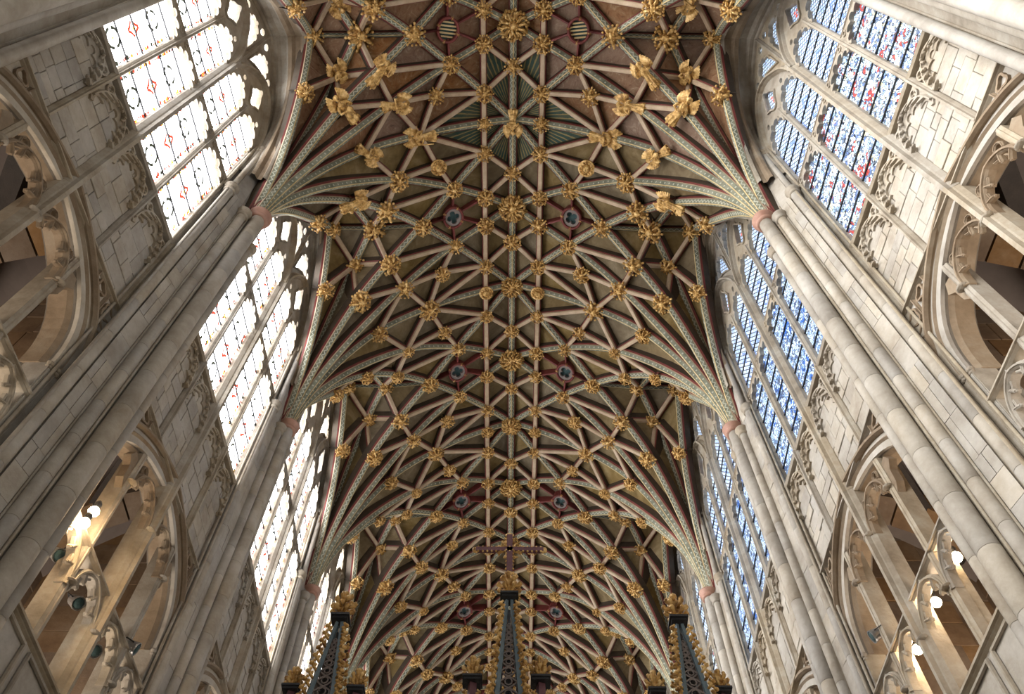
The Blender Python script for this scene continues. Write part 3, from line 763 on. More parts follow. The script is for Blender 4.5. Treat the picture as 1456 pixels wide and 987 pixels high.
# chains: (list of (node, mirrored across the bay middle?)), style
CH = [(['G', 'E', 'A3', 's3', 'R2'], 'dot'), (['G', 'B1', 'A1', 's1', 'R0'], 'dot'), (['G', 'C2', 'B0', 'A0', "A1'", "s2'", "R2'"], 'zig'), (['G', 'C1', 'C0'], 'zig'), (['G', 'D1', 'D0'], 'zig'), (['A0', 'C0', 'D0'], 'thin')]
PINK = ['D0 C1', 'C1 D1', 'C1 B0', 'C0 B0', 'C1 C2', 'B0 B1', 'B0 A1', 'B1 C2', 'B1 A2', 'A2 s2', 'A1 A2', 'A2 A3', 'B1 A3', 'B1 E', 'A3 s2', 'R1 s1', 'R1 s2', 's1 s2', 's2 s3']
RED = ['Q A0', 'Q A1', 'Q s1']
CELLS = ['R0 s1 R1', 'R1 s1 s2', 'R1 s2 R2', 'R2 s2 s3', 's3 s2 A3', 's1 A1 s2', 's2 A1 A2', 's2 A2 A3', 'A1 B1 A2', 'A2 B1 A3', 'A3 B1 E', 'A0 A1 B0', 'A1 B0 B1', 'A0 B0 C0', 'C0 B0 C1', 'C0 C1 D0', 'D0 C1 D1', 'C1 C2 B0', 'B0 C2 B1']
LOFT = ['G E B1', 'G B1 C2', 'G C2 C1', 'G C1 D1']

EDGE = {}
def nodep(n, sx, h):
    if n.endswith("'"): return P0(n[:-1], sx, -h)
    return P0(n, sx, h)
def build_edges():
    for sx in (-1, 1):
        for h in (-1, 1):
            for ch, st in CH:
                pts = [nodep(n, sx, h) for n in ch]
                for i in range(len(pts) - 1):
                    a, b = pts[i], pts[i + 1]
                    if i == 0 and ch[0] == 'G':
                        dirh = Vector((b.x - a.x, b.y - a.y, 0)); dirh.normalize(); a = a + dirh * .14
                        ta = Vector((0, 0, 1)) + dirh * .10
                        n = 14
                    else:
                        ta = (b - a) if i == 0 else ((b - a).normalized() + (a - pts[i - 1]).normalized()); n = 5
                    if i == len(pts) - 2:
                        tb = (b - a)
                        if ch[-1][0] == 'R': tb = Vector((tb.x, tb.y, tb.z * .35))
                        if ch[-1] in ('C0', 'D0'): tb = Vector((tb.x, tb.y, tb.z * .7))
                    else: tb = ((b - a).normalized() + (pts[i + 2] - b).normalized())
                    EDGE[(ch[i], ch[i + 1], sx, h)] = (edge_pts(a, b, n, ta, tb), st)
            for e in PINK:
                a, b = e.split(); pa, pb = nodep(a, sx, h), nodep(b, sx, h)
                EDGE[(a, b, sx, h)] = (edge_pts(pa, pb, 3, (pb - pa), (pb - pa)), 'side' if a[0] == 's' else 'pink')
            for e in RED:
                a, b = e.split(); pa, pb = nodep(a, sx, h), nodep(b, sx, h)
                if a == 'Q': pa = pa + (pb - pa).normalized() * .25
                EDGE[(a, b, sx, h)] = ([pa.lerp(pb, t / 2) for t in range(3)], 'red')
        pa, pb = nodep('s1', sx, -1), nodep('s1', sx, 1); EDGE[("s1'", 's1', sx, 1)] = ([pa.lerp(pb, t / 2) for t in range(3)], 'side')
    for h in (-1, 1):
        for a, b in (('R0', 'R1'), ('R1', 'R2')):
            pa, pb = nodep(a, 1, h), nodep(b, 1, h); EDGE[(a, b, 0, h)] = ([pa.lerp(pb, t / 3) for t in range(4)], 'ridge')
build_edges()
# rib sections: (across, depth below the web, material of the strip that follows); depth 0 = soffit
def section(st):
    if st in ('dot', 'zig', 'ridge', 'thin'):
        s = {'dot': 1.0, 'zig': 1.0, 'ridge': 1.0, 'thin': .62}[st]; g = 2 if st != 'dot' else 3
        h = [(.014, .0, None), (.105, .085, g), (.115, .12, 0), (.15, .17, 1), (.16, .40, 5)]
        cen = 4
    elif st == 'red': 
        s = .5; h = [(.05, .0, None), (.075, .06, 1), (.08, .60, 1)]; cen = 1
    else:
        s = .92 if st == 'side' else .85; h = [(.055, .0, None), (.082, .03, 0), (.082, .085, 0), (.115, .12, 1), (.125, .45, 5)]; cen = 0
    if s != 1: h = [(a * s, d, m) for a, d, m in h]
    left = [(-a, d) for a, d, m in reversed(h)]; lm = [m for a, d, m in reversed(h)][:-1]
    right = [(a, d) for a, d, m in h]; rm = [m for a, d, m in h][1:]
    return left + right, lm + [cen] + rm
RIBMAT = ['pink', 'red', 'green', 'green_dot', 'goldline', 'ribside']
def rib_mesh(pts, st, h):
    sec, mats = section(st); vs = []; k = len(sec); ln = [0]
    for i, p in enumerate(pts):
        t = (pts[min(i + 1, len(pts) - 1)] - pts[max(i - 1, 0)]).normalized(); n = nrm(p, h); n = (n - t * n.dot(t)).normalized(); b = t.cross(n)
        if i: ln.append(ln[-1] + (p - pts[i - 1]).length)
        dd = 0
        for a, d in sec: vs.append(p + b * a + n * (d + RIB_UP))
    fs = []; mi = []; uv = []
    for i in range(len(pts) - 1):
        for j in range(k - 1):
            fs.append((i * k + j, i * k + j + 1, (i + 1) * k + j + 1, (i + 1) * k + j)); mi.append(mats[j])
            u0, u1 = (0, 1) if j < k / 2 - 1 else (1, 0)
            uv += [(u0, ln[i]), (u1, ln[i]), (u1, ln[i + 1]), (u0, ln[i + 1])]
    me = bpy.data.meshes.new('rib'); me.from_pydata([tuple(v) for v in vs], [], fs); me.polygons.foreach_set('material_index', mi)
    l = me.uv_layers.new(name='UVMap'); l.data.foreach_set('uv', [c for q in uv for c in q])
    for m in RIBMAT: me.materials.append(M[m])
    me.update(); return me
RIBS = {}
for key, (pts, st) in EDGE.items(): RIBS[key] = (rib_mesh(pts, st, key[3]), st)
WEB = .46
def up(p, h, w=WEB): return p + nrm(p, h) * w
def getedge(a, b, sx, h):
    for q in ((a, b), (b, a)):
        for hh in (sx, 0):
            if (q[0], q[1], hh, h) in EDGE:
                e = EDGE[(q[0], q[1], hh, h)][0]; return e if q == (a, b) else list(reversed(e))
    am = a + "'" if not a.endswith("'") else a[:-1]; bm_ = b + "'" if not b.endswith("'") else b[:-1]
    for q in ((am, bm_), (bm_, am)):
        if (q[0], q[1], sx, -h) in EDGE:
            e = EDGE[(q[0], q[1], sx, -h)][0]; return e if q == (am, bm_) else list(reversed(e))
    pa, pb = nodep(a, sx, h), nodep(b, sx, h); return [pa, pb]
def cell_mesh(names, sx, h, centre=None):
    loop = []
    for i in range(len(names)): loop += getedge(names[i], names[(i + 1) % len(names)], sx, h)[:-1]
    loop = [up(p, h) for p in loop]; c = sum(loop, Vector()) / len(loop); n = len(loop)
    c = c + nrm(c, h) * .03
    vs = loop + [p.lerp(c, .5) + nrm(c, h) * .02 for p in loop] + [c]
    fs = [(i, (i + 1) % n, n + (i + 1) % n, n + i) for i in range(n)] + [(n + i, n + (i + 1) % n, 2 * n) for i in range(n)]
    return vs, fs
def loft_mesh(names, sx, h):
    a = getedge(names[0], names[1], sx, h); b = getedge(names[0], names[2], sx, h); n = 3; vs = []
    for p, q in zip(a, b):
        for j in range(n + 1):
            r = p.lerp(q, j / n); vs.append(up(r, h))
    fs = [(i * (n + 1) + j, i * (n + 1) + j + 1, (i + 1) * (n + 1) + j + 1, (i + 1) * (n + 1) + j) for i in range(len(a) - 1) for j in range(n)]
    return vs, fs
def tomesh(vs, fs, h):
    me = bpy.data.meshes.new('vault_panel'); me.from_pydata([tuple(v) for v in vs], [], fs)
    l = me.uv_layers.new(name='UVMap'); l.data.foreach_set('uv', [c for f in fs for i in f for c in (vs[i].x, vs[i].y - 3 * h)])
    me.polygons.foreach_set('use_smooth', [True] * len(fs)); me.materials.append(M['web']); me.update(); return me
WEBS = {}
for sx in (-1, 1):
    for h in (-1, 1):
        for c in CELLS: WEBS[(c, sx, h)] = tomesh(*cell_mesh(c.split(), sx, h), h)
        for c in LOFT: WEBS[(c, sx, h)] = tomesh(*loft_mesh(c.split(), sx, h), h)
    WEBS[('Q', sx, 1)] = tomesh(*cell_mesh(['A0', 'A1', 's1', "s1'", "A1'"], sx, 1), 1)
    WEBS[('T', sx, 1)] = tomesh(*cell_mesh(['R0', 's1', "s1'"], sx, 1), 1)

# gilded bosses, modelled once per pattern: leaves curling round a centre
def boss_mesh(kind, seed):
    R = random.Random(seed); m = MB(); n = {0: 8, 1: 6, 2: 5, 3: 10}[kind]
    m.ball((0, 0, .02), (.085, .085, .07), 6)
    for i in range(n):
        a = 2 * PI * i / n; c, s = math.cos(a), math.sin(a); rr = .155 + R.uniform(-.012, .012)
        rot = Matrix.Rotation(a, 3, 'Z')
        m.ball((rr * c, rr * s, .0), (.062, .04, .045), 5, 0, rot)
        for q in (-1, 1):
            b = a + q * .26 * 8 / n; r2 = .205 + R.uniform(-.01, .02)
            m.ball((r2 * math.cos(b), r2 * math.sin(b), -.015 + R.uniform(-.015, .02)), .031, 4)
        m.tube([(.06 * c, .06 * s, .03), (.12 * c, .12 * s, .06), (.2 * c, .2 * s, -.01)], [.02, .024, .016], 5)
        m.ball((.235 * c, .235 * s, -.03), (.04, .03, .03), 4, 0, rot)
    for i in range(6):
        a = 2 * PI * (i + .5) / 6; m.ball((.07 * math.cos(a), .07 * math.sin(a), .07), .024, 4)
    if kind == 3:
        for i in range(12):
            a = 2 * PI * (i + .5) / 12; m.tube([(.1 * math.cos(a), .1 * math.sin(a), .05), (.17 * math.cos(a + .2), .17 * math.sin(a + .2), .085), (.25 * math.cos(a), .25 * math.sin(a), .0)], [.015, .02, .018], 5)
    m.lathe([(.16, -.14), (.17, -.08), (.10, -.02)], 10)
    me = bpy.data.meshes.new('boss'); me.from_pydata([tuple(v) for v in m.v], [], m.f); me.materials.append(M['gilt'])
    me.polygons.foreach_set('use_smooth', [len(f) == 4 for f in m.f]); me.update(); return me
def face_boss():
    m = MB(); m.lathe([(.17, -.1), (.23, -.02), (.23, .03), (.17, .05)], 16); m.ball((0, 0, .06), (.11, .14, .11), 8)
    m.ball((0, -.02, .175), (.02, .04, .02), 4); m.ball((-.04, .03, .15), .02, 4); m.ball((.04, .03, .15), .02, 4); m.ball((0, -.07, .145), (.04, .013, .02), 4)
    for i in range(12):
        a = 2 * PI * i / 12; m.ball((.15 * math.cos(a), .17 * math.sin(a), .06), .04, 4)
    me = bpy.data.meshes.new('boss'); me.from_pydata([tuple(v) for v in m.v], [], m.f); me.materials.append(M['gilt']); me.update(); return me
BOSS = [boss_mesh(0, 1), boss_mesh(1, 2), boss_mesh(2, 3), boss_mesh(3, 4), face_boss()]
def boss_matrix(p, h, scale, out=.0, spin=0, mid=None):
    n = nrm(p, h); z = -n; x = Vector((1, 0, 0)) - z * z.x; x.normalize(); y = z.cross(x)
    R = Matrix((x, y, z)).transposed().to_4x4()
    return Matrix.Translation(p - n * out + n * .0) @ R @ Matrix.Rotation(spin, 4, 'Z') @ Matrix.Diagonal((scale, scale, scale, 1))

def bake(m, name, vox=.022, mat='gilt'):
    me = bpy.data.meshes.new(name); me.from_pydata([tuple(v) for v in m.v], [], m.f); me.update()
    o = bpy.data.objects.new(name, me); COL.objects.link(o); md = o.modifiers.new('r', 'REMESH'); md.mode = 'VOXEL'; md.voxel_size = vox
    dg = bpy.context.evaluated_depsgraph_get(); dg.update(); r = bpy.data.meshes.new_from_object(o.evaluated_get(dg))
    bpy.data.objects.remove(o); r.materials.clear(); r.materials.append(M[mat]); r.polygons.foreach_set('use_smooth', [True] * len(r.polygons)); r.update(); r.name = name; return r
def angel_body(pose):
    """winged choir angel lying along y (head +y), facing +z"""
    m = MB(); RX = Matrix.Rotation(-PI / 2, 3, 'X')
    prof = [(.05, -.50), (.17, -.49), (.175, -.4), (.14, -.25), (.11, -.08), (.10, .0), (.125, .12), (.13, .2), (.09, .27), (.045, .31), (.04, .36)]
    vs = []; n = 28
    for r, y in prof:
        for i in range(n):
            a = 2 * PI * i / n; rr = r * (1 + (.13 if y < .05 else .04) * math.sin(9 * a + y * 6))
            vs.append((rr * 1.15 * math.cos(a), y, rr * .8 * math.sin(a) + .02))
    fs = [(j * n + i, j * n + (i + 1) % n, (j + 1) * n + (i + 1) % n, (j + 1) * n + i) for j in range(len(prof) - 1) for i in range(n)] + [tuple(range(n)), tuple(len(prof) * n - 1 - i for i in range(n))]
    m.add(vs, fs)
    m.ball((0, .43, .04), (.075, .095, .085), 8)                                   # head
    m.ball((0, .43, .125), (.014, .03, .02), 4); m.ball((0, .385, .11), (.03, .012, .015), 4)
    for s in (-1, 1): m.ball((s * .03, .45, .11), (.014, .011, .012), 4); m.ball((s * .075, .43, .03), (.02, .035, .02), 4)
    for i in range(14):                                                             # curled hair
        a = PI * i / 13; m.ball((.085 * math.cos(a), .45 + .08 * math.sin(a), .02 + .02 * math.sin(i * 2)), .03, 4)
    for s in (-1, 1):
        if pose == 0: hand = (s * .05, .12, .20); el = (s * .21, .05, .10)           # hands together at the chest
        elif pose == 1: hand = (s * .05 + .08, .05 + s * .06, .21); el = (s * .23, .02, .10)
        else: hand = (s * .16, .34, .20); el = (s * .25, .14, .12)                   # pipe to the lips
        m.tube([(s * .12, .22, .03), ((s * .12 + el[0]) / 2 + s * .02, .14, .06), el, ((el[0] + hand[0]) / 2, (el[1] + hand[1]) / 2 + .01, (el[2] + hand[2]) / 2 + .01), hand], [.05, .052, .05, .036, .024], 8)
        m.ball(hand, (.028, .034, .022), 5)
        for f in range(4): m.tube([Vector(hand) + Vector(((f - 1.5) * .012, .01, .01)), Vector(hand) + Vector(((f - 1.5) * .014, .05 - abs(f - 1.5) * .006, .018))], [.009, .007], 5)
        m.tube([Vector(hand), Vector(hand) + Vector((-s * .03, .02, .02))], [.009, .008], 5)
        m.tube([(s * .06, -.28, .08), (s * .07, -.4, .12), (s * .075, -.5, .10)], [.05, .045, .04], 6)
        m.ball((s * .07, -.53, .09), (.035, .05, .03), 5)
    return bake(m, 'robed_body', .013)
def wing_mesh(s):
    m = MB()
    for i in range(7):
        t = i / 6; a = lerp(1.25, .05, t ** 1.1); ln = lerp(.46, .27, t); base = Vector((s * (.08 + .03 * t), .24 - .05 * t, -.04 - .006 * i))
        tip = base + Vector((s * math.cos(a) * ln, math.sin(a) * ln, .02 + .05 * math.sin(PI * t)))
        d = (tip - base); pn = Vector((-d.y, d.x, 0)).normalized()
        mid = base.lerp(tip, .55) + Vector((0, 0, .05))
        vs = [base + pn * .035, base - pn * .035, mid + pn * .055, mid - pn * .055, tip + pn * .032, tip - pn * .032]
        vs = vs + [v - Vector((0, 0, .022)) for v in vs]
        m.add(vs, [(0, 1, 3, 2), (2, 3, 5, 4), (7, 6, 8, 9), (9, 8, 10, 11), (0, 2, 8, 6), (2, 4, 10, 8), (1, 7, 9, 3), (3, 9, 11, 5), (4, 5, 11, 10)])
    me = bpy.data.meshes.new('wing'); me.from_pydata([tuple(v) for v in m.v], [], m.f); me.materials.append(M['gilt']); me.update(); return me
def instrument(kind):
    m = MB()
    if kind == 0:   # long trumpet
        m.tube([(.0, .38, .16), (.02, .1, .26), (.05, -.22, .32), (.06, -.32, .33)], [.014, .018, .03, .062], 8)
    elif kind == 1: # lute
        m.ball((.06, -.02, .22), (.10, .13, .05), 7); m.tube([(.05, .08, .23), (-.04, .32, .24)], .018, 6); m.box((-.05, .34, .24), (.03, .04, .015))
    elif kind == 2: # harp
        m.tube([(.1, -.12, .2), (.14, .2, .24), (.02, .16, .26), (.1, -.12, .2)], .018, 6)
        for q in range(4): m.tube([(.09 + .0 * q, -.04 + .05 * q, .21), (.05 + .02 * q, .15 + .01 * q, .25)], .005, 4)
    elif kind == 3: # scroll
        m.lathe([(.03, -.15), (.03, .15)], 10, (.02, .08, .22), 0, Matrix.Rotation(PI / 2, 3, 'Y')); m.box((.02, .02, .21), (.14, .06, .01))
    elif kind == 4: # long staff held across
        m.tube([(-.22, .30, .2), (-.22, -.35, .2)], .02, 6); m.ball((-.22, .32, .2), .035, 5)
    me = bpy.data.meshes.new('held_instrument'); me.from_pydata([tuple(v) for v in m.v], [], m.f); me.materials.append(M['gilt']); me.update(); return me
BODY = [angel_body(0), angel_body(1), angel_body(2)]; WING = {s: wing_mesh(s) for s in (-1, 1)}; INST = [instrument(i) for i in range(5)]
def angel(node, sx, h, k, label, pose, ins, spin, scale=1.0):
    p = P0(node, sx, h) if sx else P0(node, 1, h); mt = boss_matrix(p, h, scale, .02, spin)
    t = empty('carved_angel', (0, 0, 0), label, 'angel', None); t.matrix_world = Matrix.Translation((0, ymid(k), 0)) @ mt
    inst('robed_body', BODY[pose], t); inst('wing', WING[-1], t); inst('wing', WING[1], t); inst(['trumpet', 'lute', 'harp', 'scroll', 'staff'][ins], INST[ins], t)

ANG = {(0, 'E', -1, 1), (0, 'E', 1, 1), (0, 'A3', -1, 1), (0, 'A3', 1, 1), (0, 'C2', -1, 1), (0, 'C2', 1, 1), (0, 'B0', -1, 1), (0, 'B0', 1, 1), (0, 'B1', -1, 1), (0, 'B1', 1, 1), (0, 'C1', -1, 1), (0, 'C1', 1, 1),
       (1, 'C2', -1, -1), (1, 'C2', 1, -1), (0, 'C1', -1, -1), (0, 'R2', 0, 1), (0, 'C1', 1, -1)}
def quatrefoil_ring(k, sx, parent):
    p = P0('Q', sx, 1); mt = boss_matrix(p, 1, 1.32, .0, .15 * sx)
    m = MB(); R = .24
    pts = [(R * math.cos(a), R * math.sin(a) * 1.12) for a in [2 * PI * i / 24 for i in range(24)]]
    m.sweep(pts, [(-.03, -.2), (-.03, .03), (-.012, .05), (.012, .05), (.03, .03), (.03, -.2)], True)
    ring = m.out('roundel_ring', ['red'], parent); ring.matrix_local = mt
    m = MB(); m.plate([[(x * .9, y * .9) for x, y in pts]], -.12, -.16); m.out('roundel_panel', ['quatre'], ring)
    if k == 0:
        for j in range(5):
            m = MB(); y = -.16 + .08 * j; w = math.sqrt(max(.01, .21 ** 2 - y * y)); m.box((0, y, -.09), (w, .018, .03)); m.out('gilt_bar', ['goldline'], ring)
    else:
        m = MB(); q = []
        for i in range(48):
            a = 2 * PI * i / 48; r = .085 + .075 * abs(math.cos(2 * a)) ** .6; q.append((r * math.cos(a + .4), r * math.sin(a + .4) * 1.1))
        m.plate([[(x * .86, y * .86) for x, y in pts], q], .0, -.08); m.out('quatrefoil', ['plaster'], ring)
    for i in range(4):
        a = PI / 4 + PI / 2 * i + .5; o = inst('small_boss', BOSS[1], ring, Matrix.Translation((R * math.cos(a), R * 1.12 * math.sin(a), .03)) @ Matrix.Diagonal((.2, .2, .3, 1)))

NB = 6
def build_vault(k):
    c = empty('ceiling' if k == 0 else 'ceiling', (0, ymid(k), 0), '%s bay of painted rib vault with gilded bosses' % ORD[k], None, None, 'structure')
    for (a, b, sx, h), (me, st) in RIBS.items():
        if a[:2] in ('E', 'A3', 'G') and False: pass
        onpier = {a.strip("'"), b.strip("'")} <= {'G', 'E', 'A3', 's3', 'R2'}
        if onpier and h < 0 and k > 0: continue
        nm = {'dot': 'main_rib', 'zig': 'main_rib', 'ridge': 'ridge_rib', 'thin': 'lateral_rib', 'red': 'roundel_rib'}.get(st, 'lierne_rib')
        inst(nm, me, c)
    for (nm, sx, h), me in WEBS.items():
        mm = me; o = inst('vault_panel', mm, c)
        red = k == 0 and not (nm in ('G E B1',) and h > 0)
        mat = None
        if k == 0: mat = 'webred'
        tgt = (k == 0 and h > 0) or (k == 1 and h < 0)
        if tgt and nm in ('s3 s2 A3', 'R1 s2 R2', 'R2 s2 s3'): mat = 'rays'
        if k == 0 and h > 0 and nm in ('R1 s1 s2',): mat = 'rays'
        if mat:
            o.material_slots[0].link = 'OBJECT'; o.material_slots[0].material = M[mat]
    big = {'R0': 1.6, 'R2': 1.4, 'C0': 1.4, 'B0': 1.2, 'A3': 1.2, 'A0': 1.1, 'B1': 1.1, 'C1': 1.15, 'C2': 1.2}
    R = random.Random(k)
    for n in N0:
        if n in ('G', 'Q'): continue
        for sx in ((1,) if n[0] == 'R' else (-1, 1)):
            for h in (-1, 1):
                if N0[n][1] == 0 and h < 0: continue
                if N0[n][1] == 3 and h < 0 and k > 0: continue
                if (k, n, 0 if n[0] == 'R' else sx, h) in ANG: continue
                p = P0(n, sx, h); s = 1.24 * big.get(n, 1.0) * R.uniform(.93, 1.05) * (1.0 if k < 2 else .92) * (.72 if k > 1 and n in ('C2', 'B0', 'B1', 'C1', 'C0') and (h < 0 or n == 'C0') else 1)
                if n in ('s3',): s *= .9
                mesh = BOSS[3] if n in ('R0', 'R2') else BOSS[R.choice((0, 0, 1, 2))]
                if (n == 'A2' and h < 0 and k == 1) or (n == 's3' and k == 1): mesh = BOSS[4]
                inst('gilded_boss', mesh, c, boss_matrix(p, h, s, .0, R.uniform(0, 6)))
    for sx in (-1, 1): quatrefoil_ring(k, sx, c)
    # wall arches: moulded orders between the wall rib and the window head
    for sx in (-1, 1):
        e1 = EDGE[('G', 'D1', sx, 1)][0]; e2 = EDGE[('D1', 'D0', sx, 1)][0]; half = e1[4:] + e2[1:]
        full = [Vector((p.x, -p.y, p.z)) for p in half] + list(reversed(half[:-1]))
        W_ = []; tot = len(full)
        wn = [(x, z) for x, z in WIN]
        wl = [(-2.2, 21.4), (-2.2, 22.2)] + wn + [(2.2, 22.2), (2.2, 21.4)]
        def sample(pl, t):
            ds = [0]
            for i in range(1, len(pl)): ds.append(ds[-1] + math.hypot(pl[i][0] - pl[i - 1][0], pl[i][1] - pl[i - 1][1]))
            s = t * ds[-1]
            for i in range(1, len(pl)):
                if s <= ds[i] + 1e-9:
                    f = (s - ds[i - 1]) / max(1e-9, ds[i] - ds[i - 1]); return lerp(pl[i - 1][0], pl[i][0], f), lerp(pl[i - 1][1], pl[i][1], f)
            return pl[-1]
        fr = [(p.y, p.z) for p in full]; N = 36; prof = [(0, 0.0), (.10, .0), (.16, .06), (.24, .07), (.30, .0), (.42, -.02), (.50, .05), (.60, .05), (.66, -.02), (.80, -.04), (.88, .02), (.95, .02), (1, 0)]
        strips = [(0, 3, 'trim'), (3, 7, 'archstone'), (7, 12, 'trim')]
        rows = []
        for i in range(N + 1):
            t = i / N; a = sample(fr, t); w = sample(wl, t)
            # wall rib point in 3d: nearest sample x
            j = min(range(tot), key=lambda q: (full[q].y - a[0]) ** 2 + (full[q].z - a[1]) ** 2)
            pa = Vector((full[j].x, a[0], a[1])); pa = pa + nrm(pa, 1) * .16 + Vector((0, 0, 0))
            Dg = w[0] + L * (k - 1); pw = Vector((sx * (xwall(Dg) - .03), w[0], w[1]))
            row = []
            c0 = Vector((0, 0, 24.0)); 
            for f, o in prof:
                q = pa.lerp(pw, f); inn = (Vector((q.x, 0, 23.5)) - q); inn.x = 0; inn.normalize()
                row.append(q + inn * o * 1.3)
            rows.append(row)
        for (f0, f1, mt) in strips:
            vs = []; k2 = f1 - f0 + 1
            for r in rows: vs += r[f0:f1 + 1]
            fs = [(i * k2 + j, i * k2 + j + 1, (i + 1) * k2 + j + 1, (i + 1) * k2 + j) for i in range(N) for j in range(k2 - 1)]
            mk('wall_arch_order', vs, fs, ['archstone' if mt == 'archstone' else 'trim'], c, smooth=False)

# ------------------------------------------------------------------ fittings
def lamp(px, name, label, col=(1, .62, .3), power=40, r=.10):
    t = empty('lamp', px, label, 'lamp', 'bare globe lamps in the gallery')
    m = MB(); m.ball((0, 0, 0), r * .85, 10); m.out('bulb', ['bulb'], t, smooth=True)
    m = MB(); m.lathe([(.05, .0), (.06, .1), (.03, .16)], 10, (0, 0, r * .8)); m.out('lamp_holder', ['black'], t)
    l = bpy.data.lights.new('lamp_light', 'POINT'); l.energy = power; l.color = col; l.shadow_soft_size = .1
    o = bpy.data.objects.new('lamp_light', l); COL.objects.link(o); o.parent = t; o.location = (0, 0, 0)
def floodlight(loc, aim, label, r=.11):
    t = empty('floodlight', loc, label, 'floodlight'); z = (Vector(aim) - Vector(loc)).normalized(); q = z.to_track_quat('Z', 'Y'); t.rotation_euler = q.to_euler()
    m = MB(); m.lathe([(r * .5, -.22), (r * .8, -.18), (r, -.02), (r * 1.08, 0), (r * 1.08, .03), (r * .95, .03), (r * .9, .0)], 16); hs = m.out('housing', ['steel'], t, smooth=False)
    m = MB(); m.ball((0, 0, .01), (r * .85, r * .85, .03), 8); m.out('lens', ['quatre'], hs, smooth=True)
    m = MB(); m.tube([(r * 1.1, 0, -.05), (r * 1.25, 0, -.2), (0, 0, -.32), (-r * 1.25, 0, -.2), (-r * 1.1, 0, -.05)], .012, 6); m.out('bracket', ['black'], t)

def crocket_mesh():
    m = MB(); m.tube([(0, 0, -.02), (.06, 0, .02), (.10, 0, .07), (.085, 0, .12)], [.02, .024, .03, .012], 6)
    m.ball((.11, 0, .06), (.035, .045, .03), 5); m.ball((.09, .03, .1), .022, 4); m.ball((.09, -.03, .1), .022, 4); m.ball((.05, 0, .05), (.03, .05, .03), 4)
    me = bpy.data.meshes.new('crocket'); me.from_pydata([tuple(v) for v in m.v], [], m.f); me.materials.append(M['gilt']); me.polygons.foreach_set('use_smooth', [True] * len(m.f)); me.update(); return me
CROCK = crocket_mesh()
def finial_mb(s=1.0):
    m = MB(); m.lathe([(.05 * s, 0), (.09 * s, .03 * s), (.05 * s, .07 * s), (.04 * s, .2 * s), (.07 * s, .24 * s), (.04 * s, .34 * s)], 10)
    for tier, (z, r, n) in enumerate(((.10, .12, 6), (.20, .13, 6), (.29, .09, 5))):
        for i in range(n):
            a = 2 * PI * i / n + tier; c, q = math.cos(a), math.sin(a)
            m.tube([(.03 * s * c, .03 * s * q, z * s - .04), (r * s * c, r * s * q, z * s), (r * 1.05 * s * c, r * 1.05 * s * q, (z + .06) * s)], [.02 * s, .028 * s, .012 * s], 5); m.ball((r * s * c, r * s * q, z * s + .02), .034 * s, 4)
    m.ball((0, 0, .38 * s), .05 * s, 6); return m
